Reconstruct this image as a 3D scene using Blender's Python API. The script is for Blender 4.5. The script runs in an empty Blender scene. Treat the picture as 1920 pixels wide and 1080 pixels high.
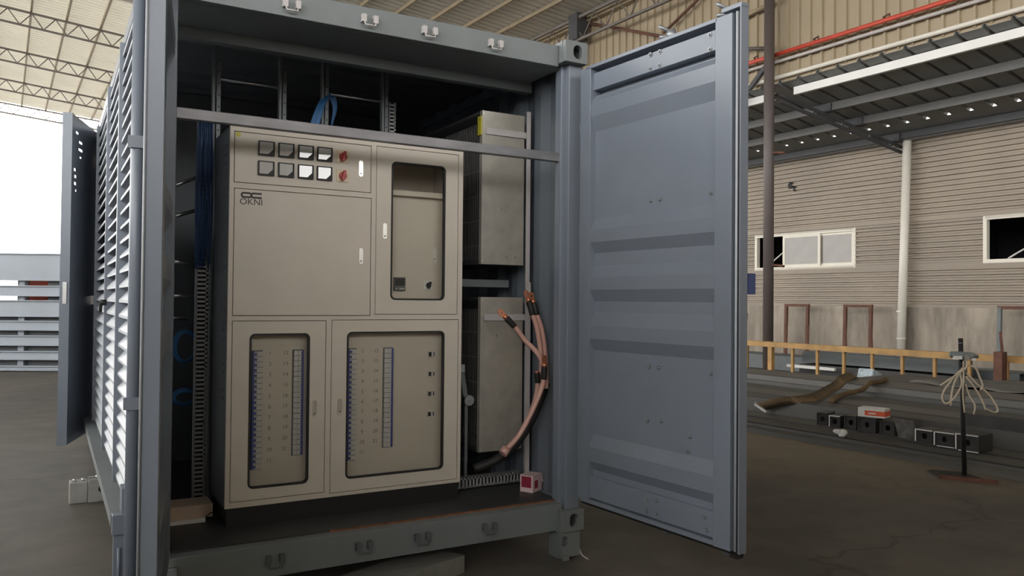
import bpy, bmesh, math, random
from mathutils import Vector, Matrix, Euler
rnd = random.Random(7)
S = bpy.context.scene
COL = S.collection

# ------------------------------------------------------------------ camera
cam_d = bpy.data.cameras.new('camera'); cam = bpy.data.objects.new('camera', cam_d); COL.objects.link(cam)
cR = Vector((0.86560089, -0.50064695, 0.00936676)); cU = Vector((-0.01620465, -0.00931123, 0.99982534)); cF = Vector((0.50047229, 0.86560149, 0.01617261))
cM = Matrix((cR, cU, -cF)).transposed().to_4x4(); cM.translation = Vector((-1.5827578, -3.95412444, 1.53796562))
cam.matrix_world = cM
cam_d.sensor_width = 36.0; cam_d.lens = 1498.05493 * 36 / 1920; cam_d.clip_start = 0.05; cam_d.clip_end = 400
S.camera = cam

# ------------------------------------------------------------------ sky, exposure
w = bpy.data.worlds.new('sky'); S.world = w; w.use_nodes = True
wn = w.node_tree; bg = wn.nodes['Background']; bg.inputs['Color'].default_value = (1.0, 0.985, 0.96, 1); bg.inputs['Strength'].default_value = 8.0
S.view_settings.view_transform = 'Standard'; S.view_settings.look = 'None'; S.view_settings.gamma = 1
S.view_settings.use_curve_mapping = False
S.view_settings.exposure = -0.5

# ------------------------------------------------------------------ materials
def mat(name, col, rough=0.5, metal=0.0, var=0.10, scale=3.0, bump=0.0, bscale=40.0, stretch=(1, 1, 1), dirt=None, dirt_amt=0.4, dscale=1.2, spec=0.5):
    m = bpy.data.materials.new(name); m.use_nodes = True
    nt = m.node_tree; N = nt.nodes; L = nt.links; b = N['Principled BSDF']
    b.inputs['Roughness'].default_value = rough; b.inputs['Metallic'].default_value = metal
    b.inputs['Specular IOR Level'].default_value = spec
    tc = N.new('ShaderNodeTexCoord'); mp = N.new('ShaderNodeMapping'); mp.inputs['Scale'].default_value = stretch
    L.new(tc.outputs['Object'], mp.inputs['Vector'])
    nz = N.new('ShaderNodeTexNoise'); nz.inputs['Scale'].default_value = scale; nz.inputs['Detail'].default_value = 6
    L.new(mp.outputs[0], nz.inputs['Vector'])
    rp = N.new('ShaderNodeValToRGB'); rp.color_ramp.elements[0].position = 0.3; rp.color_ramp.elements[1].position = 0.7
    rp.color_ramp.elements[0].color = tuple(c * (1 - var) for c in col) + (1,); rp.color_ramp.elements[1].color = tuple(min(1, c * (1 + var)) for c in col) + (1,)
    L.new(nz.outputs['Fac'], rp.inputs['Fac']); out = rp.outputs['Color']
    if dirt:
        n2 = N.new('ShaderNodeTexNoise'); n2.inputs['Scale'].default_value = dscale; n2.inputs['Detail'].default_value = 8; n2.inputs['Roughness'].default_value = 0.65
        L.new(mp.outputs[0], n2.inputs['Vector'])
        r2 = N.new('ShaderNodeValToRGB'); r2.color_ramp.elements[0].position = 0.45; r2.color_ramp.elements[1].position = 0.68
        r2.color_ramp.elements[0].color = (0, 0, 0, 1); r2.color_ramp.elements[1].color = (dirt_amt,) * 3 + (1,)
        L.new(n2.outputs['Fac'], r2.inputs['Fac'])
        mx = N.new('ShaderNodeMix'); mx.data_type = 'RGBA'; mx.inputs[7].default_value = tuple(dirt) + (1,)
        L.new(r2.outputs['Color'], mx.inputs[0]); L.new(out, mx.inputs[6]); out = mx.outputs[2]
    L.new(out, b.inputs['Base Color'])
    if bump > 0:
        n3 = N.new('ShaderNodeTexNoise'); n3.inputs['Scale'].default_value = bscale; n3.inputs['Detail'].default_value = 4
        L.new(mp.outputs[0], n3.inputs['Vector'])
        bp = N.new('ShaderNodeBump'); bp.inputs['Strength'].default_value = bump; bp.inputs['Distance'].default_value = 0.01
        L.new(n3.outputs['Fac'], bp.inputs['Height']); L.new(bp.outputs[0], b.inputs['Normal'])
    return m

def glass_mat(name, tint=(1, 1, 1), ior=1.45, rough=0.02):
    m = bpy.data.materials.new(name); m.use_nodes = True; nt = m.node_tree; N = nt.nodes; L = nt.links
    N.remove(N['Principled BSDF']); o = N['Material Output']
    t = N.new('ShaderNodeBsdfTransparent'); t.inputs['Color'].default_value = tint + (1,)
    g = N.new('ShaderNodeBsdfGlossy'); g.inputs['Roughness'].default_value = rough
    f = N.new('ShaderNodeFresnel'); f.inputs['IOR'].default_value = ior
    mx = N.new('ShaderNodeMixShader'); L.new(f.outputs[0], mx.inputs[0]); L.new(t.outputs[0], mx.inputs[1]); L.new(g.outputs[0], mx.inputs[2]); L.new(mx.outputs[0], o.inputs['Surface'])
    return m

M = {}
M['paint'] = mat('blue_grey_container_paint', (0.20, 0.228, 0.275), 0.30, var=0.05, scale=2, bump=0.03, bscale=60, dirt=(0.14, 0.15, 0.16), dirt_amt=0.25)
M['steel_paint'] = mat('grey_primer_paint', (0.185, 0.205, 0.21), 0.5, var=0.06, scale=3, dirt=(0.10, 0.10, 0.10), dirt_amt=0.3)
M['cabinet'] = mat('beige_cabinet_enamel', (0.62, 0.56, 0.475), 0.42, var=0.03, scale=6)
M['cabinet_side'] = mat('dark_grey_side_panel', (0.11, 0.12, 0.13), 0.5, var=0.05)
M['black'] = mat('matt_black', (0.012, 0.012, 0.013), 0.55, var=0.1)
M['rubber'] = mat('black_rubber', (0.015, 0.014, 0.014), 0.6, var=0.1)
M['galv'] = mat('galvanised_sheet', (0.44, 0.41, 0.35), 0.33, metal=0.35, var=0.12, scale=9, dirt=(0.30, 0.29, 0.27), dirt_amt=0.4, dscale=3)
M['galv_dull'] = mat('dull_galvanised_angle', (0.50, 0.47, 0.46), 0.5, metal=0.1, var=0.08, scale=8)
M['zinc'] = mat('bright_zinc', (0.62, 0.62, 0.62), 0.3, metal=0.9, var=0.05)
M['chrome'] = mat('chrome_handle', (0.78, 0.76, 0.73), 0.28, metal=0.9, var=0.04)
M['bolt'] = mat('dull_bolt_steel', (0.30, 0.31, 0.33), 0.4, metal=0.6, var=0.1)
M['louver'] = mat('white_grey_louvre_paint', (0.44, 0.465, 0.50), 0.4, var=0.05)
M['glass'] = glass_mat('clear_window_glass', (0.95, 0.95, 0.94), ior=1.35)
M['meter_face'] = mat('meter_face', (0.52, 0.52, 0.51), 0.05, var=0.03, spec=0.9)
M['meter_face'].node_tree.nodes['Principled BSDF'].inputs['Coat Weight'].default_value = 1.0; M['meter_face'].node_tree.nodes['Principled BSDF'].inputs['Coat Roughness'].default_value = 0.02
M['red'] = mat('red_knob', (0.42, 0.03, 0.03), 0.35, var=0.05)
M['cream'] = mat('cream_switch_plate', (0.62, 0.50, 0.33), 0.3, var=0.04)
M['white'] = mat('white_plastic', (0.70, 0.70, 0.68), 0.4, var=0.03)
M['yellow'] = mat('yellow_sticker', (0.55, 0.52, 0.05), 0.5, var=0.05)
M['yellow_label'] = mat('yellow_warning_label', (0.50, 0.46, 0.04), 0.5, var=0.1)
M['blue_plastic'] = mat('blue_breaker_plastic', (0.05, 0.07, 0.30), 0.4, var=0.1)
M['breaker'] = mat('breaker_plastic', (0.58, 0.57, 0.55), 0.4, var=0.05)
M['ink'] = mat('dark_printed_ink', (0.05, 0.05, 0.055), 0.6, var=0.05)
M['pale_ink'] = mat('faint_printed_ink', (0.22, 0.205, 0.18), 0.6, var=0.05)
M['pink'] = mat('pink_cable_insulation', (0.62, 0.36, 0.30), 0.35, var=0.08, scale=10)
M['copper'] = mat('copper_lug', (0.62, 0.24, 0.13), 0.35, metal=0.7, var=0.12, scale=30)
M['blue_cable'] = mat('blue_cable_insulation', (0.035, 0.15, 0.36), 0.4, var=0.1)
M['duct'] = mat('grey_cable_duct', (0.33, 0.33, 0.33), 0.5, var=0.04)
M['carton'] = mat('beige_board', (0.52, 0.40, 0.30), 0.7, var=0.06)
M['pink_carton'] = mat('pale_pink_carton', (0.72, 0.55, 0.55), 0.6, var=0.04)
M['crimson'] = mat('crimson_print', (0.28, 0.02, 0.05), 0.6, var=0.1)
M['rust'] = mat('rusty_brown_steel', (0.13, 0.055, 0.035), 0.75, var=0.25, scale=8, bump=0.2)
M['rust_strip'] = mat('rusty_threshold', (0.22, 0.09, 0.04), 0.7, var=0.4, scale=14)
M['column'] = mat('brown_column_paint', (0.10, 0.08, 0.075), 0.5, var=0.08)
M['dark_steel'] = mat('dark_roof_steel', (0.055, 0.055, 0.06), 0.5, var=0.1)
M['truss'] = mat('grey_brown_truss_steel', (0.16, 0.14, 0.125), 0.6, var=0.1)
M['purlin'] = mat('ochre_purlin_steel', (0.34, 0.27, 0.18), 0.55, var=0.1)
M['roof'] = mat('pale_roof_sheet', (0.62, 0.60, 0.54), 0.5, var=0.06, scale=1.2)
M['roof_brightened'] = mat('brightened_roof_sheet', (0.76, 0.74, 0.67), 0.5, var=0.05, scale=1.2)  # far roof made paler and translucent to put in the brightness near the gable
_n = M['roof_brightened'].node_tree; _t = _n.nodes.new('ShaderNodeBsdfTranslucent'); _t.inputs['Color'].default_value = (0.95, 0.93, 0.86, 1); _x = _n.nodes.new('ShaderNodeMixShader'); _x.inputs[0].default_value = 0.24
_n.links.new(_n.nodes['Principled BSDF'].outputs[0], _x.inputs[1]); _n.links.new(_t.outputs[0], _x.inputs[2]); _n.links.new(_x.outputs[0], _n.nodes['Material Output'].inputs['Surface'])
M['beige_wall'] = mat('beige_wall_sheet', (0.37, 0.30, 0.20), 0.5, var=0.05, scale=1, dirt=(0.42, 0.35, 0.25), dirt_amt=0.35, dscale=0.8)
M['grey_wall'] = mat('warm_grey_corrugated_sheet', (0.285, 0.238, 0.185), 0.5, var=0.05, scale=0.8, dirt=(0.40, 0.32, 0.24), dirt_amt=0.4, dscale=0.5)
M['concrete_wall'] = mat('stained_concrete', (0.37, 0.32, 0.26), 0.85, var=0.3, scale=2.2, stretch=(1, 1, 0.3), dirt=(0.10, 0.088, 0.074), dirt_amt=0.9, dscale=1.0, bump=0.2)
M['red_pipe'] = mat('red_pipe_paint', (0.60, 0.07, 0.04), 0.4, var=0.06)
M['white_pipe'] = mat('white_downpipe_plastic', (0.74, 0.70, 0.62), 0.35, var=0.03)
M['white_beam'] = mat('white_gutter_beam', (0.80, 0.79, 0.76), 0.4, var=0.03)
M['canopy'] = mat('grey_canopy_sheet', (0.21, 0.21, 0.20), 0.5, var=0.08)
M['canopy_steel'] = mat('grey_canopy_purlin', (0.13, 0.13, 0.125), 0.5, var=0.08)
M['window_frame'] = mat('cream_window_frame', (0.76, 0.71, 0.60), 0.4, var=0.03)
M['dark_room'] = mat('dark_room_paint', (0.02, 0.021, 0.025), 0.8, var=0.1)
M['pane'] = mat('grey_window_pane', (0.22, 0.20, 0.17), 0.08, var=0.06, spec=0.5)
M['ochre'] = mat('ochre_rail_paint', (0.40, 0.23, 0.075), 0.6, var=0.2, scale=5)
M['beam'] = mat('dark_grey_steel_beam', (0.085, 0.083, 0.078), 0.55, var=0.22, scale=1.5, stretch=(1, 0.2, 1), dirt=(0.14, 0.13, 0.115), dirt_amt=0.5, dscale=1)
M['beam_light'] = mat('scuffed_grey_steel_beam', (0.135, 0.13, 0.118), 0.5, var=0.2, scale=1.5, stretch=(1, 0.2, 1), dirt=(0.08, 0.078, 0.07), dirt_amt=0.5)
M['beam_blue'] = mat('blue_grey_steel_beam', (0.13, 0.15, 0.155), 0.5, var=0.15, scale=2)
M['tube'] = mat('black_square_tube', (0.045, 0.044, 0.043), 0.5, var=0.25, scale=6)
M['orange'] = mat('orange_red_print', (0.70, 0.12, 0.05), 0.5, var=0.05)
M['strap'] = mat('brown_canvas_strap', (0.15, 0.10, 0.05), 0.85, var=0.25, scale=9)
M['tarp'] = mat('grey_tarpaulin', (0.16, 0.155, 0.14), 0.8, var=0.15)
M['hose'] = mat('cream_hose', (0.58, 0.50, 0.38), 0.5, var=0.08)
M['block'] = mat('pale_grey_block', (0.36, 0.36, 0.33), 0.75, var=0.15, scale=8, bump=0.2)
M['fence'] = mat('blue_white_slat', (0.31, 0.345, 0.39), 0.55, var=0.1, scale=1)
M['far_red'] = mat('red_far_sheet', (0.5, 0.10, 0.06), 0.6, var=0.1)
M['wood'] = mat('weathered_board', (0.21, 0.21, 0.19), 0.75, var=0.2, scale=3, stretch=(1, 8, 1))
M['blue_plate'] = mat('blue_plate_paint', (0.06, 0.08, 0.20), 0.4, var=0.06)

def floor_mat():
    m = bpy.data.materials.new('worn_concrete_floor'); m.use_nodes = True; nt = m.node_tree; N = nt.nodes; L = nt.links; b = N['Principled BSDF']
    tc = N.new('ShaderNodeTexCoord')
    def noise(s, d=8, r=0.6):
        n = N.new('ShaderNodeTexNoise'); n.inputs['Scale'].default_value = s; n.inputs['Detail'].default_value = d; n.inputs['Roughness'].default_value = r
        L.new(tc.outputs['Object'], n.inputs['Vector']); return n
    a = noise(0.22); r = N.new('ShaderNodeValToRGB'); r.color_ramp.elements[0].position = 0.35; r.color_ramp.elements[1].position = 0.65
    r.color_ramp.elements[0].color = (0.10, 0.096, 0.086, 1); r.color_ramp.elements[1].color = (0.155, 0.138, 0.112, 1); L.new(a.outputs['Fac'], r.inputs['Fac'])
    c = noise(3.0); r2 = N.new('ShaderNodeValToRGB'); r2.color_ramp.elements[0].position = 0.35; r2.color_ramp.elements[1].position = 0.7
    r2.color_ramp.elements[0].color = (0.75, 0.75, 0.75, 1); r2.color_ramp.elements[1].color = (1.12, 1.1, 1.08, 1); L.new(c.outputs['Fac'], r2.inputs['Fac'])
    mx = N.new('ShaderNodeMix'); mx.data_type = 'RGBA'; mx.blend_type = 'MULTIPLY'; mx.inputs[0].default_value = 1; L.new(r.outputs[0], mx.inputs[6]); L.new(r2.outputs[0], mx.inputs[7])
    v = N.new('ShaderNodeTexVoronoi'); v.feature = 'DISTANCE_TO_EDGE'; v.inputs['Scale'].default_value = 0.13
    dn = noise(0.8, 4); va = N.new('ShaderNodeVectorMath'); va.operation = 'MULTIPLY_ADD'; va.inputs[1].default_value = (1.6, 1.6, 1.6); L.new(dn.outputs['Color'], va.inputs[0]); L.new(tc.outputs['Object'], va.inputs[2]); L.new(va.outputs[0], v.inputs['Vector'])
    r3 = N.new('ShaderNodeValToRGB'); r3.color_ramp.elements[0].position = 0.0; r3.color_ramp.elements[1].position = 0.003
    r3.color_ramp.elements[0].color = (0.6, 0.6, 0.6, 1); r3.color_ramp.elements[1].color = (1, 1, 1, 1); L.new(v.outputs['Distance'], r3.inputs['Fac'])
    m2 = N.new('ShaderNodeMix'); m2.data_type = 'RGBA'; m2.blend_type = 'MULTIPLY'; m2.inputs[0].default_value = 1; L.new(mx.outputs[2], m2.inputs[6]); L.new(r3.outputs[0], m2.inputs[7])
    s = noise(1.1, 3, 0.5); r4 = N.new('ShaderNodeValToRGB'); r4.color_ramp.elements[0].position = 0.70; r4.color_ramp.elements[1].position = 0.76
    r4.color_ramp.elements[0].color = (0, 0, 0, 1); r4.color_ramp.elements[1].color = (0.35, 0.35, 0.35, 1); L.new(s.outputs['Fac'], r4.inputs['Fac'])
    m3 = N.new('ShaderNodeMix'); m3.data_type = 'RGBA'; m3.inputs[7].default_value = (0.30, 0.29, 0.27, 1); L.new(r4.outputs[0], m3.inputs[0]); L.new(m2.outputs[2], m3.inputs[6])
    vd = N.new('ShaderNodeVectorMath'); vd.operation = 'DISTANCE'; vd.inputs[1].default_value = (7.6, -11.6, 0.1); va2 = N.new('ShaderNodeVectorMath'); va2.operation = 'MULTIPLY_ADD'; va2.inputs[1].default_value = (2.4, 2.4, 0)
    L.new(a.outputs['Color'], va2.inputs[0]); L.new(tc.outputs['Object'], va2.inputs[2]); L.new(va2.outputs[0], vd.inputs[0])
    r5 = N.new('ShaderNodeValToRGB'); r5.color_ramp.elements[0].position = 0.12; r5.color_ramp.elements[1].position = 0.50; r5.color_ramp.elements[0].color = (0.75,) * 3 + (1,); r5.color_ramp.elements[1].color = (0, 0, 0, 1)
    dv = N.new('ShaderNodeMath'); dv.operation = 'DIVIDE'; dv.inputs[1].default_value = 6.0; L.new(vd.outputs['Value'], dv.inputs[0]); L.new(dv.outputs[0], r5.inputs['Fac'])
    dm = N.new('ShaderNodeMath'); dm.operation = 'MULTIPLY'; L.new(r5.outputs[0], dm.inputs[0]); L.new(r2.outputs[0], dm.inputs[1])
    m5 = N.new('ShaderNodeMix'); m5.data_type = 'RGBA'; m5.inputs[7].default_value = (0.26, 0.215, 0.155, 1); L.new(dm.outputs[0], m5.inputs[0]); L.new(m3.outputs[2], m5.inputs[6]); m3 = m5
    L.new(m3.outputs[2], b.inputs['Base Color']); b.inputs['Roughness'].default_value = 0.6; b.inputs['Specular IOR Level'].default_value = 0.3
    bp = N.new('ShaderNodeBump'); bp.inputs['Strength'].default_value = 0.15; bp.inputs['Distance'].default_value = 0.01; L.new(c.outputs['Fac'], bp.inputs['Height']); L.new(bp.outputs[0], b.inputs['Normal'])
    return m
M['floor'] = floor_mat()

# ------------------------------------------------------------------ mesh helpers
WM = {}                                   # world matrices by object name
def tag(o, label=None, cat=None, group=None, kind=None):
    if label: o['label'] = label
    if cat: o['category'] = cat
    if group: o['group'] = group
    if kind: o['kind'] = kind
    return o
def thing(name, label, cat, loc=(0, 0, 0), rz=0.0, group=None):
    o = bpy.data.objects.new(name, None); COL.objects.link(o); o.empty_display_size = 0.1
    o.location = loc; o.rotation_euler = (0, 0, rz)
    WM[o.name] = Matrix.Translation(loc) @ Matrix.Rotation(rz, 4, 'Z')
    return tag(o, label, cat, group)

class MB:
    """collects shapes in world space; build() links them as one mesh object"""
    def __init__(s, T=None): s.v = []; s.f = []; s.sm = []; s.T = T
    def add(s, vs, fs, smooth=False):
        b = len(s.v)
        for p in vs:
            p = Vector(p); s.v.append(s.T @ p if s.T is not None else p)
        for f in fs: s.f.append([b + i for i in f]); s.sm.append(smooth)
        return s
    def box(s, x0, x1, y0, y1, z0, z1, R=None):
        vs = [(x, y, z) for x in (x0, x1) for y in (y0, y1) for z in (z0, z1)]
        if R is not None:
            c = Vector(((x0 + x1) / 2, (y0 + y1) / 2, (z0 + z1) / 2)); vs = [c + R @ (Vector(p) - c) for p in vs]
        return s.add(vs, [(0, 1, 3, 2), (4, 6, 7, 5), (0, 4, 5, 1), (2, 3, 7, 6), (0, 2, 6, 4), (1, 5, 7, 3)])
    def obox(s, o, a, b, c):              # oriented box from a corner and three edge vectors
        o, a, b, c = map(Vector, (o, a, b, c))
        vs = [o + a * i + b * j + c * k for i in (0, 1) for j in (0, 1) for k in (0, 1)]
        return s.add(vs, [(0, 1, 3, 2), (4, 6, 7, 5), (0, 4, 5, 1), (2, 3, 7, 6), (0, 2, 6, 4), (1, 5, 7, 3)])
    def tube(s, pts, r, n=10, cap=True, smooth=True):
        pts = [Vector(p) for p in pts]; rs = r if isinstance(r, (list, tuple)) else [r] * len(pts)
        up = None; rings = []
        for i, p in enumerate(pts):
            t = (pts[min(i + 1, len(pts) - 1)] - pts[max(i - 1, 0)]).normalized()
            if up is None:
                a = Vector((0, 0, 1)) if abs(t.z) < 0.9 else Vector((1, 0, 0)); up = (a - t * a.dot(t)).normalized()
            else: up = (up - t * up.dot(t)).normalized()
            sd = t.cross(up)
            rings.append([p + (up * math.cos(2 * math.pi * k / n + math.pi / n) + sd * math.sin(2 * math.pi * k / n + math.pi / n)) * rs[i] for k in range(n)])
        vs = [v for q in rings for v in q]; fs = []
        for i in range(len(pts) - 1):
            for k in range(n): fs.append((i * n + k, i * n + (k + 1) % n, (i + 1) * n + (k + 1) % n, (i + 1) * n + k))
        s.add(vs, fs, smooth)
        if cap: s.add(rings[0], [tuple(range(n))]); s.add(rings[-1], [tuple(reversed(range(n)))])
        return s
    def bar(s, p0, p1, w, h=None, up=(0, 0, 1)):   # rectangular bar
        p0, p1 = Vector(p0), Vector(p1); h = h or w; t = (p1 - p0).normalized(); up = Vector(up)
        if abs(t.dot(up)) > 0.98: up = Vector((0, 1, 0))
        u = (up - t * up.dot(t)).normalized(); sd = t.cross(u)
        return s.obox(p0 - u * h / 2 - sd * w / 2, p1 - p0, u * h, sd * w)
    def ring(s, o, ax, az, an, outer, inner, d):   # plate in plane (ax,az) with a rounded hole; an = thickness direction
        o, ax, az, an = map(Vector, (o, ax, az, an))
        A, B = rrect(*outer), rrect(*inner); n = len(A)
        def P(q, k): return o + ax * q[0] + az * q[1] + an * (d * k)
        vs = [P(q, 0) for q in A] + [P(q, 0) for q in B] + [P(q, 1) for q in A] + [P(q, 1) for q in B]; fs = []
        for i in range(n):
            j = (i + 1) % n
            fs += [(i, j, n + j, n + i), (2 * n + i, 3 * n + i, 3 * n + j, 2 * n + j), (i, 2 * n + i, 2 * n + j, j), (n + i, n + j, 3 * n + j, 3 * n + i)]
        return s.add(vs, fs)
    def plate(s, o, ax, az, an, outline, d):       # solid plate from a closed 2d outline
        o, ax, az, an = map(Vector, (o, ax, az, an)); n = len(outline)
        vs = [o + ax * q[0] + az * q[1] for q in outline] + [o + ax * q[0] + az * q[1] + an * d for q in outline]
        fs = [tuple(range(n)), tuple(range(2 * n - 1, n - 1, -1))] + [(i, i + n, (i + 1) % n + n, (i + 1) % n) for i in range(n)]
        return s.add(vs, fs)
    def sheet(s, prof, o, a, b, ext, th=None, closed=False):   # profile (p,q) in plane a,b swept along ext
        o, a, b, ext = map(Vector, (o, a, b, ext)); n = len(prof)
        vs = [o + a * p + b * q for p, q in prof] + [o + a * p + b * q + ext for p, q in prof]
        s.add(vs, [(i, i + 1, n + i + 1, n + i) for i in range(n - 1)])
        if th:
            t = b * th
            vs2 = [v + t for v in vs]; s.add(vs2, [(i, n + i, n + i + 1, i + 1) for i in range(n - 1)])
            allv = vs + vs2; m = 2 * n
            fs = [(i, m + i, m + i + 1, i + 1) for i in range(n - 1)] + [(n + i, n + i + 1, m + n + i + 1, m + n + i) for i in range(n - 1)] + [(0, n, m + n, m), (n - 1, m + n - 1, m + 2 * n - 1, 2 * n - 1)]
            s.add(allv, fs)
        return s
    def ball(s, c, r, n=8, m=6, sc=(1, 1, 1)):
        c = Vector(c); vs = [c + Vector((r * sc[0] * math.sin(math.pi * i / m) * math.cos(2 * math.pi * k / n), r * sc[1] * math.sin(math.pi * i / m) * math.sin(2 * math.pi * k / n), r * sc[2] * math.cos(math.pi * i / m))) for i in range(m + 1) for k in range(n)]
        return s.add(vs, [(i * n + k, (i + 1) * n + k, (i + 1) * n + (k + 1) % n, i * n + (k + 1) % n) for i in range(m) for k in range(n)], True)
    def build(s, name, m, parent=None, bevel=0.0, kind=None, label=None, fix=True):
        c = Vector([(min(v[i] for v in s.v) + max(v[i] for v in s.v)) / 2 for i in range(3)])
        P = WM[parent.name] if parent else Matrix.Identity(4)
        Rinv = P.to_3x3().inverted()
        me = bpy.data.meshes.new(name); me.from_pydata([Rinv @ (v - c) for v in s.v], [], s.f)
        me.polygons.foreach_set('use_smooth', s.sm); me.materials.append(m)
        if fix:
            bm = bmesh.new(); bm.from_mesh(me); bmesh.ops.remove_doubles(bm, verts=bm.verts, dist=1e-5); bmesh.ops.recalc_face_normals(bm, faces=bm.faces); bm.to_mesh(me); bm.free()
        me.update()
        o = bpy.data.objects.new(name, me); COL.objects.link(o)
        if parent: o.parent = parent; o.location = P.inverted() @ c
        else: o.location = c
        WM[o.name] = Matrix.Translation(c) @ P.to_3x3().to_4x4()
        if bevel > 0:
            bv = o.modifiers.new('bevel', 'BEVEL'); bv.width = bevel; bv.segments = 2; bv.limit_method = 'ANGLE'; bv.angle_limit = math.radians(50)
        if kind: o['kind'] = kind
        if label: o['label'] = label
        return o

def rrect(w, h, r, cx=0.0, cz=0.0, n=6):
    r = max(1e-4, min(r, w / 2 - 1e-5, h / 2 - 1e-5)); out = []
    for (sx, sz, a0) in ((1, 1, 0), (-1, 1, 90), (-1, -1, 180), (1, -1, 270)):
        for k in range(n + 1):
            a = math.radians(a0 + 90 * k / n); out.append((cx + sx * (w / 2 - r) + r * math.cos(a), cz + sz * (h / 2 - r) + r * math.sin(a)))
    return out
def circ(r, cx=0, cz=0, n=16): return [(cx + r * math.cos(2 * math.pi * k / n), cz + r * math.sin(2 * math.pi * k / n)) for k in range(n)]
def copy_tree(o, delta, rot=None, parent=None):
    c = o.copy(); COL.objects.link(c)
    if parent is None:
        c.parent = None; c.location = Vector(o.location) + Vector(delta)
        if rot is not None: c.rotation_euler = rot
        T = Matrix.Translation(delta)
        WM[c.name] = T @ WM[o.name] if o.name in WM else T
    else: c.parent = parent
    for ch in o.children: copy_tree(ch, (0, 0, 0), None, c)
    return c
def copy_part(o, delta, parent=None):           # copy of a part under the same (or another) parent; delta in the parent's space
    c = o.copy(); COL.objects.link(c); c.parent = parent or o.parent; c.location = Vector(o.location) + Vector(delta)
    for ch in o.children:
        d = ch.copy(); COL.objects.link(d); d.parent = c
    return c
def text(name, body, size, o, ax, az, m, parent, depth=0.0006, bold=0.0, xs=1.0):
    cu = bpy.data.curves.new(name, 'FONT'); cu.body = body; cu.size = size; cu.extrude = depth; cu.offset = bold; cu.align_x = 'CENTER'; cu.align_y = 'CENTER'
    t = bpy.data.objects.new(name + '_tmp', cu); COL.objects.link(t)
    dg = bpy.context.evaluated_depsgraph_get(); me = bpy.data.meshes.new_from_object(t.evaluated_get(dg))
    bpy.data.objects.remove(t)
    ax, az, o = Vector(ax), Vector(az), Vector(o); nn = ax.cross(az)
    mb = MB(); mb.add([o + ax * (v.co.x * xs) + az * v.co.y + nn * v.co.z for v in me.vertices], [tuple(p.vertices) for p in me.polygons])
    bpy.data.meshes.remove(me)
    return mb.build(name, m, parent, fix=False)

# building axes (the hall is turned 2.5 degrees from the container)
BE = math.radians(2.5)
B = Matrix.Rotation(BE, 4, 'Z')
def bp(x, y, z=0.0): return B @ Vector((x, y, z))
def Z(v): return Vector((0, 0, v))

# =================================================================== THE HALL
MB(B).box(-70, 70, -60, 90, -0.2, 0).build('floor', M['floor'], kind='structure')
EX, EZ, SL = 12.30, 9.84, 0.0857
def rz_(x): return EZ + SL * (EX - x)
RX0, RY0, RY1 = -16.0, -22.0, 42.3
# roof sheet: ribs run down the slope
def roof_part(name, ya, yb, m):
  prof = []; y = ya
  while y < yb:
    prof += [(y, 0.0), (y + 0.19, 0.0), (y + 0.205, 0.035), (y + 0.255, 0.035)]; y += 0.27
  mb = MB(B); a = Vector((0, 1, 0)); b = Vector((SL, 0, 1)).normalized()
  mb.sheet(prof, (EX + 0.3, 0, rz_(EX + 0.3)), a, b, (RX0 - EX - 0.3, 0, SL * (EX + 0.3 - RX0)), th=0.01)
  mb.build(name, m, kind='structure', fix=False)
roof_part('ceiling', RY0, 23.5, M['roof']); roof_part('ceiling', 23.53, RY1, M['roof_brightened'])

# right-hand upper wall of ribbed sheet above the column line
prof = []; y = RY0
while y < RY1:
    prof += [(y, 0.0), (y + 0.21, 0.0), (y + 0.22, -0.05), (y + 0.26, -0.05), (y + 0.27, 0.0)]; y += 0.28
MB(B).sheet(prof, (12.42, 0, 6.35), (0, 1, 0), (1, 0, 0), (0, 0, 3.5), th=0.01).build('wall_right', M['beige_wall'], kind='structure', fix=False)
mb = MB(B); mb.box(12.40, 12.47, RY0, RY1, 6.27, 6.39); mb.build('trim_1', M['beige_wall'], kind='structure')
MB(B).tube([(12.30, RY0, 6.42), (12.30, RY1, 6.42)], 0.045, 8).build('trim_2', M['white_pipe'], kind='structure')
MB(B).box(12.2, 12.4, RY0, RY1, 9.55, 9.78).build('trim_3', M['purlin'], kind='structure')

# outer grey corrugated building wall with window openings
WX = 16.2
def wall_cells(zs, ys, holes):
    out = []
    for i in range(len(zs) - 1):
        for j in range(len(ys) - 1):
            zc, yc = (zs[i] + zs[i + 1]) / 2, (ys[j] + ys[j + 1]) / 2
            if any(h[0] < yc < h[1] and h[2] < zc < h[3] for h in holes): continue
            out.append((zs[i], zs[i + 1], ys[j], ys[j + 1]))
    return out
W1 = (8.34, 11.40, 2.50, 3.40); W2 = (2.2, 5.17, 2.50, 3.42)
mb = MB(B); pit = 0.118
for (z0, z1, y0, y1) in wall_cells([1.5, 2.50, 3.41, 5.41], [RY0, W2[0], W2[1], W1[0], W1[1], RY1], [W1, W2]):
    prof = []; zz = z0
    while zz < z1:
        prof += [(zz + q * pit, h) for q, h in ((0.0, 0.05), (0.44, 0.05), (0.56, 0.0), (0.88, 0.0)) if zz + q * pit < z1]
        zz += pit
    prof.append((z1, 0.0))
    mb.box(WX + 0.012, WX + 0.022, y0, y1, z0, z1)
    mb.sheet(prof, (WX, y0, 0), (0, 0, 1), (-1, 0, 0), (0, y1 - y0, 0))
mb.build('wall_back', M['grey_wall'], kind='structure', fix=False)
mb = MB(B)
for z0 in (1.46, 2.36, 3.47, 4.35): mb.box(WX - 0.058, WX - 0.046, RY0, RY1, z0, z0 + 0.09)
mb.build('trim_4', M['grey_wall'], kind='structure')
MB(B).box(WX - 0.10, WX + 0.15, RY0, RY1, 0, 1.48).build('wall_base', M['concrete_wall'], kind='structure')
mb = MB(B)                                 # dark room behind the windows
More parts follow.
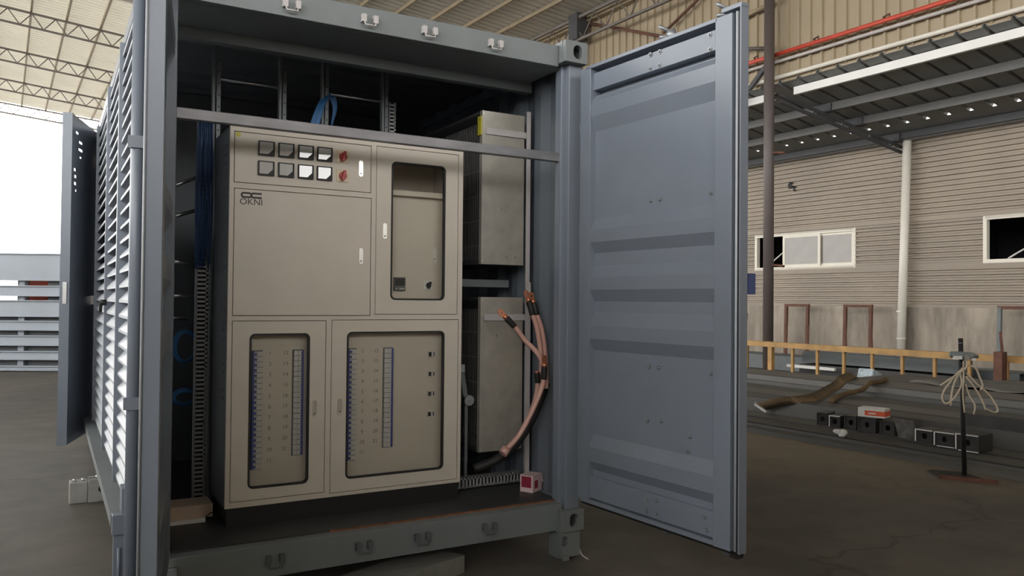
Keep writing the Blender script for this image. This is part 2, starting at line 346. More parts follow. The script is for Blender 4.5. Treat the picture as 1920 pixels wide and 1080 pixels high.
mb.box(WX + 3.0, WX + 3.05, 0, 14, 1.2, 4.2).box(WX + 0.2, WX + 3.0, 0, 14, 4.2, 4.25).box(WX + 0.2, WX + 3.0, 0, 14, 1.2, 1.25).box(WX + 0.2, WX + 3.0, 6.4, 6.45, 1.25, 4.2).box(WX + 0.2, WX + 3.0, -0.05, 0, 1.25, 4.2).box(WX + 0.2, WX + 3.0, 14, 14.05, 1.25, 4.2)
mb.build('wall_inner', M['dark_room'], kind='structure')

def window(name, y0, y1, z0, z1, sashes, room_open):
    """sliding window seen from the hall; y runs away from the viewer"""
    w_ = MB(B)
    x = WX
    w_.ring((x - 0.05, (y0 + y1) / 2, (z0 + z1) / 2), (0, 1, 0), (0, 0, 1), (1, 0, 0), (y1 - y0 + 0.10, z1 - z0 + 0.10, 0.002), (y1 - y0 - 0.06, z1 - z0 - 0.06, 0.002), 0.12)
    fr = w_.build(name, M['window_frame'], kind='structure')
    for (a0, a1, off) in sashes:
        s_ = MB(B).ring((x - 0.02 + off, (a0 + a1) / 2, (z0 + z1) / 2), (0, 1, 0), (0, 0, 1), (1, 0, 0), (a1 - a0, z1 - z0 - 0.06, 0.002), (a1 - a0 - 0.14, z1 - z0 - 0.18, 0.002), 0.035)
        so = s_.build('sash', M['window_frame'], fr)
        MB(B).box(x - 0.01 + off, x - 0.004 + off, a0 + 0.06, a1 - 0.06, z0 + 0.08, z1 - 0.08).build('pane', M['pane'], so)
    return fr
window('window_1', W1[0], W1[1], W1[2], W1[3], [(8.37, 9.40, 0.03), (9.32, 10.50, -0.02)], True)
tag(MB(B).bar((WX + 0.05, 11.1, 2.56), (WX + 0.08, 10.55, 2.95), 0.03).build('window_stay', M['galv_dull']), 'thin diagonal stay in the dark open half of the left window', 'stay')
tag(MB(B).bar((WX + 0.05, 4.75, 2.54), (WX + 0.08, 3.9, 3.05), 0.03).build('window_stay', M['galv_dull']), 'thin diagonal stay in the dark window at the right edge', 'stay')
window('window_2', W2[0], W2[1], W2[2], W2[3], [(2.23, 3.7, 0.0)], True)

# unseen walls added left and behind the viewer to cut low daylight, open above
FWY = -7.5
MB(B).box(-6.7, -6.5, FWY, 5.0, 0, 2.9).box(RX0 - 0.2, RX0, RY0, 20, 0, 3.0).build('shade_wall_left', M['beige_wall'], kind='structure')
MB(B).box(-6.5, -3.5, FWY - 0.2, FWY, 0, 2.7).box(-3.5, 1.3, FWY - 0.2, FWY, 0, 3.95).box(1.3, 2.5, FWY - 0.2, FWY, 0, 2.9).box(2.5, 12.3, FWY - 0.2, FWY, 0, 3.95).build('shade_wall_front', M['beige_wall'], kind='structure')  # gap in this added wall lets bright sky reflect in the meters
# gable end: sky shows above a low slatted barrier; nothing closes the far end
# roof trusses
def truss(yb, label):
    t = thing('roof_truss', label, 'roof truss', bp(-2, yb, 10.4), BE, 'roof trusses')
    top = MB(B); bot = MB(B); web = MB(B)
    x0, x1 = RX0 + 0.3, EX - 0.2
    top.bar((x0, yb, rz_(x0) - 0.14), (x1, yb, rz_(x1) - 0.14), 0.07, 0.06); bot.bar((x0, yb, rz_(x0) - 0.60), (x1, yb, rz_(x1) - 0.60), 0.06, 0.06)
    n = int((x1 - x0) / 0.68)
    for k in range(n):
        a0 = x0 + k * 0.68
        web.tube([(a0, yb, rz_(a0) - 0.59), (a0 + 0.34, yb, rz_(a0 + 0.34) - 0.15)], 0.018, 5); web.tube([(a0 + 0.34, yb, rz_(a0 + 0.34) - 0.15), (a0 + 0.68, yb, rz_(a0 + 0.68) - 0.59)], 0.018, 5)
    top.build('top_chord', M['truss'], t); bot.build('bottom_chord', M['truss'], t); web.build('web', M['truss'], t)
for i, yb in enumerate((21.2, 26.7, 31.85, 36.95, 42.0)):
    truss(yb, ['lattice roof truss half hidden above the container top beam', 'nearest lattice roof truss left of the container under the pale roof', 'second lattice roof truss from the front at the left of the container', 'third lattice roof truss, paler and farther towards the bright gable end', 'farthest lattice roof truss, washed out at the open gable end'][i])
# purlins along the hall
k = 0
for x in [v * 1.02 - 1.1 for v in range(-6, 14)]:
    if x > EX - 0.3: continue
    tag(MB(B).box(x - 0.03, x + 0.03, RY0, RY1, rz_(x) - 0.115, rz_(x) - 0.005).build('roof_purlin', M['purlin']), 'long thin roof purlin running the length of the hall under the ribbed roof sheet', 'roof purlin', 'roof purlins')
# lattice girder at the eave
t = thing('eave_girder', 'dark lattice girder under the eave behind the container corner', 'girder', bp(11.9, 14, 9.3), BE)
MB(B).bar((11.95, 4, 9.62), (11.95, RY1, 9.62), 0.08).build('top_chord', M['truss'], t); MB(B).bar((11.95, 4, 8.98), (11.95, RY1, 8.98), 0.07).build('bottom_chord', M['truss'], t)
mb = MB(B); y = 4.0
while y < RY1 - 1: mb.tube([(11.95, y, 8.98), (11.95, y + 0.5, 9.6)], 0.02, 5); mb.tube([(11.95, y + 0.5, 9.6), (11.95, y + 1.0, 8.98)], 0.02, 5); y += 1.0
mb.build('web', M['truss'], t)

# columns
def column(yb, label, haunch):
    t = thing('steel_column', label, 'column', bp(12.05, yb, 0), BE)
    MB(B).tube([(12.05, yb, 0), (12.05, yb, 9.7)], 0.11, 20).build('shaft', M['column'], t)
    MB(B).box(11.85, 12.25, yb - 0.2, yb + 0.2, 0, 0.02).build('base_plate', M['column'], t)
    if haunch: MB(B).box(11.85, 12.25, yb - 0.2, yb + 0.2, 9.0, 9.75).build('head_box', M['dark_steel'], t)
    return t
column(7.57, 'round brown steel column standing behind the yellow rail, right of the open door', False)
column(14.35, 'dark steel column rising behind the container top corner casting', True)
column(0.8, 'round brown steel column nearest the viewer, beyond the right edge', False)
tag(MB(B).tube([(12.25, 14.3, 9.57), (12.25, 10.9, 8.2)], 0.04, 8).build('brace_rod', M['rust']), 'thin brown brace sloping down to the right over the beige wall', 'brace')
tag(MB(B).tube([(12.25, 11.05, 8.36), (12.25, 7.6, 9.75)], 0.04, 8).build('brace_rod', M['rust']), 'thin brown brace rising to the right over the beige wall above the open door', 'brace')
tag(MB(B).tube([(12.25, 8.9, 7.97), (12.25, 7.6, 8.07)], 0.045, 8).build('brace_pipe', M['purlin']), 'short pale pipe joining the brown column near the top of the open door', 'brace')
tag(MB(B).tube([(12.2, 8.9, 7.38), (12.2, 7.6, 7.05)], 0.04, 8).build('brace_pipe', M['column']), 'short dark pipe joining the brown column just above the red pipe', 'brace')
tag(MB(B).bar((12.2, 7.7, 6.76), (12.2, 8.65, 5.95), 0.09).build('knee_brace', M['dark_steel']), 'dark knee brace under the red pipe beside the brown column', 'brace')

# red pipe with clamps, grey conduit under it
t = thing('red_pipe', 'long red pipe fixed along the beige wall above the canopy', 'pipe', bp(12.1, 3, 6.9), BE)
MB(B).tube([(12.19, 9.6, 6.88), (12.19, -8, 6.92)], 0.045, 10).build('pipe_run', M['red_pipe'], t)
for y in (8.0, 6.45, 4.9, 3.4): MB(B).tube([(12.19, y, 6.9), (12.19, y, 6.99), (12.28, y + 0.18, 7.0), (12.4, y + 0.18, 6.95)], 0.018, 6).build('clamp', M['rust'], t)
tag(MB(B).tube([(12.3, 30, 6.74), (12.3, -8, 6.78)], 0.035, 8).build('conduit', M['galv_dull']), 'thin grey conduit running just below the red pipe', 'conduit')

# canopy between the columns and the outer wall
def cz(x): return 6.2 - (x - 12.25) * (0.75 / 3.95)
prof = []; y = RY0
while y < RY1: prof += [(y, 0.0), (y + 0.36, 0.0), (y + 0.385, 0.062), (y + 0.425, 0.062), (y + 0.45, 0)]; y += 0.467
nn = Vector((0.75 / 3.95, 0, 1)).normalized()
mb = MB(B).sheet(prof, (12.12, 0, cz(12.12)), (0, 1, 0), nn, (3.20, 0, cz(15.32) - cz(12.12)), th=0.006)
tag(mb.build('canopy_roof', M['canopy'], fix=False), 'dark grey ribbed canopy roof over the strip beside the outer wall', 'canopy')
tag(MB(B).obox((15.32, RY0, cz(15.32)), (1.1, 0, cz(16.42) - cz(15.32)), (0, RY1 - RY0, 0), (0, 0, 0.006)).build('canopy_flashing', M['canopy']), 'flat dark strip of canopy roof next to the outer wall, daylight glinting along it', 'canopy')
def cbeam(x, y0, y1, h, m, label, name='canopy_purlin'):
    mb = MB(B); z1 = cz(x) - 0.012
    mb.box(x - 0.012, x + 0.0, y0, y1, z1 - h, z1).box(x, x + 0.07, y0, y1, z1 - h, z1 - h + 0.012).box(x, x + 0.07, y0, y1, z1 - 0.012, z1)
    return tag(mb.build(name, m), label, 'beam')
cbeam(12.42, -8, 7.22, 0.16, M['white_beam'], 'long white edge beam along the front of the canopy, right of the column', 'canopy_edge_beam')
cbeam(12.42, 7.75, 40, 0.16, M['white_beam'], 'white edge beam of the canopy between the column and the open door', 'canopy_edge_beam')
cbeam(13.5, -8, 30, 0.17, M['canopy_steel'], 'grey canopy purlin just behind the white edge beam')
cbeam(14.5, -8, 30, 0.17, M['canopy_steel'], 'grey canopy purlin midway between edge beam and outer wall')
cbeam(15.75, -8, 30, 0.15, M['dark_steel'], 'grey canopy purlin closest to the corrugated outer wall')
for i, yb in enumerate((7.4, 0.6)):
    t = thing('canopy_rafter', ['dark lattice rafter carrying the canopy above the white downpipe', 'dark lattice rafter carrying the canopy at the right edge of the view'][i], 'rafter', bp(14.2, yb, 5.6), BE)
    MB(B).bar((12.2, yb, cz(12.2) - 0.22), (16.1, yb - 0.35, cz(16.1) - 0.22), 0.06).build('top_chord', M['dark_steel'], t)
    MB(B).bar((12.2, yb, cz(12.2) - 0.36), (16.1, yb - 0.35, 5.13), 0.06).build('bottom_chord', M['dark_steel'], t)
    ym = lambda x: yb - 0.35 * (x - 12.2) / 3.9
    for x in (13.2, 14.1, 15.0, 15.7): MB(B).bar((x, ym(x), cz(x) - 0.22), (x, ym(x), cz(12.2) - 0.36 + (x - 12.2) * (5.13 - cz(12.2) + 0.36) / 3.9), 0.04).build('web', M['dark_steel'], t)
    MB(B).bar((15.0, ym(15), cz(15.0) - 0.25), (15.9, ym(15.9), 5.16), 0.035).build('web', M['dark_steel'], t)
    for x in (13.5, 14.5, 15.75): MB(B).box(x - 0.05, x + 0.12, ym(x) - 0.22, ym(x) + 0.22, cz(x) - 0.20, cz(x) - 0.03).build('cleat', M['dark_steel'], t)
t = thing('downpipe', 'white plastic downpipe standing in front of the corrugated outer wall', 'pipe', bp(15.95, 6.95, 0), BE)
MB(B).tube([(15.95, 6.98, 0.0), (15.95, 6.82, 5.35)], 0.095, 16).build('pipe_run', M['white_pipe'], t)
for z in (1.35, 0.72): MB(B).tube([(15.95, 6.96, z), (15.95, 6.96, z + 0.05)], 0.102, 16).build('collar', M['white_pipe'], t)
for z in (4.75, 2.35): tag(MB(B).tube([(12.05, 7.5, z), (12.10, 7.40, z), (12.12, 7.22, z - 0.03)], 0.03, 6).build('hook', M['rust']), 'small dark hook on the brown column, ' + ('level with the upper wall' if z > 3 else 'just below the window'), 'hook')
tag(MB(B).ball((16.17, 10.25, 4.72), 0.10, sc=(0.4, 1, 1)).ball((16.17, 10.12, 4.62), 0.07, sc=(0.4, 1, 1)).build('wall_rag', M['rubber']), 'dark torn patch hanging on the corrugated outer wall above the window', 'rag')

# =================================================================== CONTAINER
HT, Z0, HW, LEN = 3.10, 0.167, 1.219, 6.06
C0 = thing('shipping_container', 'blue-grey container with both end doors open and louvred side, holding the beige cabinet', 'container', (0, 3.0, 0))
pm = M['paint']
def casting(x0, x1, y0, y1, z0, z1, front):
    mb = MB(); cx, cz_ = (x0 + x1) / 2, (z0 + z1) / 2
    ys, d = (y0, 0.03) if front else (y1, -0.03)
    mb.ring((cx, ys, cz_), (1, 0, 0), (0, 0, 1), (0, 1 if front else -1, 0), (x1 - x0, z1 - z0, 0.004), (0.062, 0.082, 0.031, 0.01, 0), 0.035)
    if front: mb.box(x0, x1, y0 + 0.12, y1, z0, z1)
    else: mb.box(x0, x1, y0, y1 - 0.12, z0, z1)
    ya, yb = (y0 + 0.03, y0 + 0.13) if front else (y1 - 0.13, y1 - 0.03)
    mb.box(x0, x1, ya, yb, z0, z0 + 0.02).box(x0, x1, ya, yb, z1 - 0.02, z1).box(x0, x0 + 0.025, ya, yb, z0, z1).box(x1 - 0.025, x1, ya, yb, z0, z1)
    return mb.build('corner_casting', M['steel_paint'], C0, bevel=0.003)
for x0, x1 in ((1.057, HW), (-HW, -1.057)):
    for z0, z1 in ((HT - 0.125, HT + 0.005), (Z0, Z0 + 0.125)):
        casting(x0, x1, 0.0, 0.178, z0, z1, True); casting(x0, x1, LEN - 0.178, LEN, z0, z1, False)
# posts
for sgn in (1, -1):
    mb = MB(); xs = sorted((sgn * 1.122, sgn * HW)); mb.box(xs[0], xs[1], 0.055, 0.10, Z0 + 0.12, HT - 0.12)
    xs = sorted((sgn * 1.095, sgn * 1.185)); mb.box(xs[0], xs[1], 0.10, 0.165, Z0 + 0.12, HT - 0.12)
    mb.build('corner_post', pm, C0, bevel=0.004)
    xs = sorted((sgn * 1.10, sgn * HW)); MB().box(xs[0], xs[1], LEN - 0.15, LEN, Z0 + 0.12, HT - 0.12).build('corner_post', pm, C0)
# header, sill
MB().box(-1.057, 1.057, 0.075, 0.13, 2.957, 3.085).box(-1.10, 1.10, 0.13, 0.50, 2.957, 2.975).box(-1.13, 1.13, 0.50, 0.56, 2.90, 2.975).build('top_beam', M['steel_paint'], C0, bevel=0.003)
MB().box(-1.10, 1.10, 0.06, 0.14, Z0, 0.325).build('sill_beam', M['steel_paint'], C0, bevel=0.003)
MB().box(-0.30, 1.09, 0.128, 0.142, 0.325, 0.333).build('threshold_strip', M['rust_strip'], C0)
MB().box(-1.12, 1.12, 0.14, LEN - 0.1, 0.25, 0.335).build('floor_plate', mat('dark_steel_floor', (0.05, 0.052, 0.052), 0.5, var=0.15, scale=4), C0)
prof = []; y = 0.13
while y < LEN - 0.1: prof += [(y, 0), (y + 0.10, 0), (y + 0.14, 0.02), (y + 0.24, 0.02)]; y += 0.28
MB().sheet(prof, (-HW, 0, HT - 0.035), (0, 1, 0), (0, 0, 1), (2 * HW, 0, 0), th=0.004).build('roof_panel', M['cabinet_side'], C0, fix=False)
prof = []; y = 0.165
while y < LEN - 0.2: prof += [(y, 0), (y + 0.075, 0), (y + 0.14, 0.036), (y + 0.215, 0.036), (y + 0.28, 0)]; y += 0.28
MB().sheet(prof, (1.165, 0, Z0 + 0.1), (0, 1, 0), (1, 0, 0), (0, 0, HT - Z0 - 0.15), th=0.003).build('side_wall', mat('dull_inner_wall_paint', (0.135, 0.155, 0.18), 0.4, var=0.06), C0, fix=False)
MB().box(-1.1, 1.1, LEN - 0.06, LEN - 0.02, Z0 + 0.1, HT - 0.05).build('rear_wall', pm, C0)
mb = MB()
for z0, z1 in ((Z0, Z0 + 0.16), (HT - 0.09, HT)): mb.box(1.15, HW, 0.178, LEN - 0.178, z0, z1)
mb.build('side_rail', pm, C0)
# crossbar in front of the cabinet top
MB().box(-1.095, 1.10, 0.115, 0.16, 2.392, 2.445).build('crossbar', mat('bare_grey_crossbar', (0.215, 0.21, 0.22), 0.42, metal=0.3, var=0.2, scale=5, stretch=(1, 1, 3)), C0, bevel=0.003)

# lock keepers on header and sill: two lugs joined by a loop
def keeper(x, z, parent):
    mb = MB()
    y = 0.075 if z > 1 else 0.06
    for sx in (-0.032, 0.032): mb.tube([(x + sx, y, z + 0.012), (x + sx, y - 0.028, z + 0.012)], 0.013, 8); mb.box(x + sx - 0.012, x + sx + 0.012, y - 0.03, y, z - 0.012, z + 0.028)
    mb.tube([(x - 0.032, y - 0.02, z + 0.01), (x - 0.028, y - 0.03, z - 0.028), (x + 0.028, y - 0.03, z - 0.028), (x + 0.032, y - 0.02, z + 0.01)], 0.006, 6)
    return mb.build('lock_keeper', M['galv_dull'] if z > 1 else M['cabinet_side'], parent)
def keep_x(px):  return px
for x in (-0.555, -0.145, 0.20, 0.615): keeper(x, 3.01, C0)
for x in (-0.60, -0.145, 0.185, 0.60): keeper(x, 0.248, C0)

# louvred left side
LX = -HW
mb = MB(); mull = [0.10, 1.28, 2.42, 3.95]
for y in mull: mb.box(LX - 0.030, LX + 0.05, y - 0.022, y + 0.022, 0.44, HT - 0.06)
mb.box(LX - 0.012, LX + 0.05, 4.15, 4.35, 0.30, HT)
mb.box(LX - 0.005, LX + 0.06, 0.10, 4.35, HT - 0.07, HT).box(LX - 0.002, LX + 0.05, 0.1, LEN, Z0 + 0.02, 0.47)
mb.box(LX, LX + 0.06, 4.35, LEN, HT - 0.07, HT).box(LX, LX + 0.05, 5.3, LEN, 0.4, HT - 0.05)
mb.build('louvre_frame', M['paint'], C0)
for (y0, y1) in zip(mull[:-1], mull[1:]):
    mb = MB(); z = 0.50
    while z < HT - 0.11:
        mb.obox((LX - 0.012, y0 + 0.02, z), (0.055, 0, 0.062), (0, y1 - y0 - 0.04, 0), (-0.003, 0, 0.003))
        mb.obox((LX - 0.014, y0 + 0.02, z - 0.012), (0.003, 0, 0), (0, y1 - y0 - 0.04, 0), (0, 0, 0.014))
        z += 0.085
    mb.build('louvre_panel', M['louver'], C0)
MB().box(-1.305, -1.215, 0.48, 4.45, 0.40, 0.46).build('side_ledge', M['steel_paint'], C0)
MB().box(-1.30, -1.212, 0.44, 0.50, 0.365, 0.462).build('ledge_end', M['paint'], C0, bevel=0.003)
MB().box(-1.292, -1.215, 0.46, 0.50, 0.0, 0.37).tube([(-1.27, 0.45, 0.02), (-1.268, 0.45, 0.30)], 0.008, 6).build('support_leg', M['paint'], C0)
MB().tube([(LX - 0.02, 2.30, 1.50), (LX - 0.06, 2.30, 1.50)], 0.022, 8).bar((LX - 0.055, 2.30, 1.50), (LX - 0.055, 2.36, 1.44), 0.02).build('louvre_lock', M['black'], C0)
MB().box(LX - 0.05, LX - 0.012, 0.30, 0.42, 0.50, 0.62).build('lock_bracket', M['paint'], C0)

# right support leg under the corner casting
mb = MB(); mb.ring((1.135, 0.015, 0.09), (1, 0, 0), (0, 0, 1), (0, 1, 0), (0.13, 0.15, 0.004), (0.045, 0.06, 0.022, -0.045, 0.02), 0.03)
mb.box(1.07, 1.20, 0.05, 0.16, 0.0, 0.165).box(1.07, 1.115, 0.0, 0.02, 0.0, 0.03).build('support_foot', M['steel_paint'], C0, bevel=0.003)

# ------------------------------------------------------------------ end doors
def end_door(H, d, no, right):
    H, d, no = Vector(H), Vector(d), Vector(no)
    def P(s_, t_, z_): return H + d * s_ + no * t_ + Z(z_)
    def bx(mb, s0, s1, t0, t1, z0, z1): mb.obox(P(s0, t0, z0), d * (s1 - s0), no * (t1 - t0), Z(z1 - z0))
    f = MB(); TH = 0.085 if right else 0.05
    bx(f, 0.0, 0.092, 0, TH, 0.375, 2.925)                    # hinge stile
    bx(f, 1.05, 1.155, 0, 0.05, 0.36, 2.93)                    # tip stile
    bx(f, 0.05, 1.06, 0.0, TH, 2.912, 2.932)                  # top lip
    bx(f, 0.08, 1.06, 0.024, TH, 2.785, 2.886)               # top band
    bx(f, 0.08, 1.06, 0.018, TH, 0.392, 0.519)               # bottom band
    bx(f, 0.02, 1.06, 0.0, TH, 0.362, 0.385)                   # bottom lip
    bx(f, -0.01, 1.06 if right else 1.155, TH, TH + 0.008, 0.35, 2.945); bx(f, 1.04, 1.20 if right else 1.155, 0.05, 0.058, 0.35, 2.945)               # outer skin edge
    door = f.build('container_door', pm, C0, bevel=0.002)
    R_, r_ = 0.042, 0.008
    pr = [(2.755, TH), (2.754, R_), (2.750, R_), (2.711, r_), (2.626, r_), (2.541, R_), (2.027, R_), (1.958, r_), (1.886, r_), (1.824, R_), (1.749, R_), (1.68, r_), (1.608, r_), (1.54, R_), (1.478, R_), (1.397, r_), (1.322, r_), (1.254, R_), (0.76, R_), (0.69, r_), (0.608, r_), (0.553, R_), (0.50, R_)]
    MB().sheet(pr, P(0.085, 0, 0), (0, 0, 1), no, d * 0.97, th=0.003).build('corrugated_panel', pm, door, fix=False)
    g = MB()
    if right: g.tube([P(1.178, 0.012, 0.365), P(1.178, 0.012, 2.93)], 0.008, 8)
    else: g.tube([P(1.157, 0.0565, 0.365), P(1.157, 0.0565, 2.93)], 0.004, 8)
    g.build('sealing_lip', M['louver'], door)
    g = MB()
    if right:
        bx(g, 1.155, 1.20, 0.028, 0.045, 0.36, 2.93); bx(g, 1.19, 1.205, 0.004, 0.03, 0.36, 2.925); bx(g, 0.0, 1.2, 0.03, 0.046, 0.34, 0.356); bx(g, 1.155, 1.2, 0.0, 0.04, 0.335, 0.352)
    else: bx(g, 0.0, 1.15, 0.03, 0.046, 0.34, 0.352)
    if right:
        f_ = MB(); bx(f_, 1.205, 1.212, -0.002, 0.05, 0.36, 2.95); bx(f_, 1.09, 1.212, 0.0, 0.05, 2.945, 2.965)
        f_.build('edge_flange', pm, door)
    g.build('door_gasket', M['rubber'], door)
    # lock rods on the outside, cams at both ends
    rods = (0.635, 1.04)
    for s_ in rods:
        tt = 0.115 if right else 0.085
        rr_ = 0.017 if right else 0.0215
        lr = MB().tube([P(s_, tt, 0.30), P(s_, tt, 2.99)], rr_, 14).build('lock_rod', pm, door)
        for zc in (2.3, 1.6, 0.9) if right else (2.05, 1.19):
            c = MB()
            if not right: c.tube([P(s_, tt, zc - 0.02), P(s_, tt, zc + 0.02)], 0.0245, 14); c.obox(P(s_ + 0.018, 0.058, zc - 0.02), d * 0.008, no * 0.055, Z(0.04))
            else: c.obox(P(s_ - 0.05, TH + 0.008, zc - 0.03), d * 0.10, no * 0.048, Z(0.06))
            c.build('rod_bracket', pm, door)
        if right:
            for ze, zd in ((2.985, 1),):
                c = MB(); c.tube([P(s_, tt, ze - 0.025), P(s_, tt, ze + 0.025)], 0.026, 10)
                c.tube([P(s_ - 0.005, tt - 0.01, ze + 0.018 * zd), P(s_ - 0.035, tt - 0.06, ze + 0.045 * zd)], 0.010, 8); c.tube([P(s_ - 0.01, tt - 0.02, ze - 0.01 * zd), P(s_ - 0.04, tt - 0.05, ze - 0.012 * zd)], 0.010, 8)
                c.build('rod_cam', M['bolt'], door)
    if right:
        panel_b = [(0.565, 2.087), (0.634, 2.087), (0.99, 2.083), (0.561, 1.19), (0.634, 1.19), (0.996, 1.186), (0.55, 0.90), (0.652, 0.908), (0.859, 0.857), (0.849, 0.78)]
        band_b = [(0.573, 2.877), (0.643, 2.875), (0.994, 2.869), (0.57, 2.803), (0.639, 2.803), (0.995, 2.797), (0.576, 0.49), (0.648, 0.492), (0.987, 0.481), (0.572, 0.422), (0.649, 0.423), (0.998, 0.421)]
        def bolt(s_, z_, t_):
            return MB().tube([P(s_, t_ + 0.001, z_), P(s_, t_ - 0.004, z_)], 0.013, 8).tube([P(s_, t_ - 0.003, z_), P(s_, t_ - 0.012, z_)], [0.008, 0.005], 8).build('bolt', M['bolt'], door)
        b0 = bolt(0.573, 2.877, 0.022)
        def mv(s_, z_, t_): copy_part(b0, (d * (s_ - 0.573) + Z(z_ - 2.877) + no * (t_ - 0.022)))
        for s_, z_ in band_b[1:6]: mv(s_, z_, 0.024)
        for s_, z_ in band_b[6:]: mv(s_, z_, 0.018)
        for s_, z_ in panel_b: mv(s_, z_, R_)
        c = MB(); c.obox(P(1.16, 0.06, 1.58), d * 0.05, no * 0.05, Z(0.10)); c.build('handle_plate', M['blue_plate'], door)
    # hinge knuckles
    for zc in (2.55, 1.95, 1.25, 0.65):
        MB().tube([P(-0.03, 0.04, zc - 0.06), P(-0.03, 0.04, zc + 0.06)], 0.016, 10).build('hinge_knuckle', pm, door)
    return door
end_door((1.148, -0.03, 0), (0.06537708, -0.99786063, 0), (0.99786063, 0.06537708, 0), True)
end_door((-1.093, -0.03, 0), (-0.1558, -0.9878, 0), (-0.9878, 0.1558, 0), False)

# side service door, swung open
A = Vector((-1.225, 4.42, 0)); dd = (Vector((-1.445, 3.63, 0)) - A).normalized(); no = Vector((dd.y, -dd.x, 0))
if no.x > 0: no = -no
mb = MB()
def sbx(s0, s1, t0, t1, z0, z1): mb.obox(A + dd * s0 + no * t0 + Z(z0), dd * (s1 - s0), no * (t1 - t0), Z(z1 - z0))
slots = [(0.62, 0.70, 2.925, 2.945), (0.50, 0.60, 2.86, 2.88), (0.49, 0.61, 2.795, 2.817), (0.52, 0.57, 2.735, 2.75), (0.69, 0.74, 2.60, 2.625), (0.67, 0.72, 2.545, 2.57), (0.67, 0.73, 2.485, 2.51), (0.66, 0.69, 2.43, 2.45)]
zs = sorted({0.31, 3.07} | {q for s_ in slots for q in s_[2:]}); ss = sorted({0.0, 0.80} | {q for s_ in slots for q in s_[:2]})
for i in range(len(zs) - 1):
    j0 = None
    for j in range(len(ss) - 1):
        hole = any(h[0] <= ss[j] < h[1] and h[2] <= zs[i] < h[3] for h in slots)
        if not hole: sbx(ss[j], ss[j + 1], 0.0, 0.004, zs[i], zs[i + 1])
sbx(0.79, 0.83, -0.004, 0.07, 0.31, 3.07); sbx(0, 0.03, 0.0, 0.07, 0.31, 3.07); sbx(0.03, 0.80, 0.004, 0.06, 0.31, 0.33); sbx(0.03, 0.80, 0.004, 0.06, 3.05, 3.07)
sd = mb.build('side_door', pm, C0, fix=False)
mb = MB(); sbx(0.828, 0.84, 0.015, 0.045, 1.48, 1.66); mb.build('latch', M['zinc'], sd)
mb = MB(); sbx(0.10, 0.13, -0.03, 0.0, 1.47, 1.55); mb.build('handle', M['zinc'], sd)

# interior frame: galvanised angles that carry the heater banks
MB().box(1.106, 1.136, 0.52, 0.525, 0.375, 2.78).box(1.131, 1.136, 0.525, 0.56, 0.375, 2.78).build('support_angle', M['galv_dull'], C0)
MB().box(1.095, 1.125, 0.485, 0.492, 0.335, 1.66).build('flat_bar', M['galv_dull'], C0)
MB().box(0.60, 1.14, 0.80, 0.84, 1.63, 1.68).build('shelf_bar', M['steel_paint'], C0)
MB().box(-1.15, 1.15, 2.4, 2.44, 0.335, 3.06).build('partition', M['cabinet_side'], C0)

# =================================================================== CABINET
CY = 0.412; CX0, CX1, CZ0, CZ1 = -0.776, 0.59, 0.437, 2.448
K = thing('electrical_cabinet', 'tall beige electrical cabinet with meters and three glazed doors standing in the container', 'electrical cabinet', (-0.093, 0.62, 0.335))
cm = M['cabinet']
doors = {'panel': (-0.752, -0.001, 2.152, 2.418), 'blank': (-0.750, 0.003, 1.448, 2.117), 'tall': (0.036, 0.556, 1.456, 2.421), 'left': (-0.750, -0.252, 0.470, 1.417), 'right': (-0.216, 0.565, 0.460, 1.420)}
g = 0.0035
xs = sorted({CX0, CX1} | {v for q in doors.values() for v in (q[0] - g, q[1] + g)}); zs = sorted({CZ0, CZ1} | {v for q in doors.values() for v in (q[2] - g, q[3] + g)})
mb = MB()
for i in range(len(xs) - 1):
    for j in range(len(zs) - 1):
        xc, zc = (xs[i] + xs[i + 1]) / 2, (zs[j] + zs[j + 1]) / 2
        if any(q[0] - g < xc < q[1] + g and q[2] - g < zc < q[3] + g for q in doors.values()): continue
        mb.box(xs[i], xs[i + 1], CY, CY + 0.02, zs[j], zs[j + 1])
mb.build('front_frame', cm, K, fix=True)
mb = MB(); mb.box(CX0, CX0 + 0.004, CY + 0.02, 0.86, CZ0, CZ1).box(CX1 - 0.004, CX1, CY + 0.02, 0.86, CZ0, CZ1).box(CX0, CX1, CY + 0.02, 0.86, CZ1 - 0.004, CZ1).box(CX0, CX1, CY + 0.02, 0.86, CZ0, CZ0 + 0.004).box(CX0, CX1, 0.856, 0.86, CZ0, CZ1)
z = 1.0
while z < 2.35: mb.box(CX0 - 0.004, CX0, 0.50, 0.58, z, z + 0.012); z += 0.045
mb.build('carcass', M['cabinet_side'], K)
MB().box(CX0 + 0.01, CX1 - 0.01, CY + 0.01, 0.85, 0.335, CZ0).build('plinth', M['black'], K)
FY = CY + 0.001
def plate_door(n):
    x0, x1, z0, z1 = doors[n]
    return MB().box(x0, x1, FY, FY + 0.016, z0, z1).build('door', cm, K, bevel=0.0015)
def handle(x, z, parent, y=FY):
    h = MB(); h.ring((x, y - 0.006, z), (1, 0, 0), (0, 0, 1), (0, 1, 0), (0.025, 0.092, 0.0125), (0.017, 0.084, 0.0085), 0.008)
    h.plate((x, y - 0.003, z), (1, 0, 0), (0, 0, 1), (0, 1, 0), rrect(0.019, 0.086, 0.009), 0.003)
    h.tube([(x, y - 0.002, z - 0.028), (x, y - 0.007, z - 0.028)], 0.0075, 10)
    ho = h.build('handle', M['chrome'], parent)
    MB().tube([(x, y - 0.0065, z - 0.028), (x, y - 0.0078, z - 0.028)], 0.004, 8).build('keyhole', M['black'], ho); return ho
dp = plate_door('panel'); db = plate_door('blank')
handle(-0.061, 2.283, dp); handle(-0.054, 1.785, db)
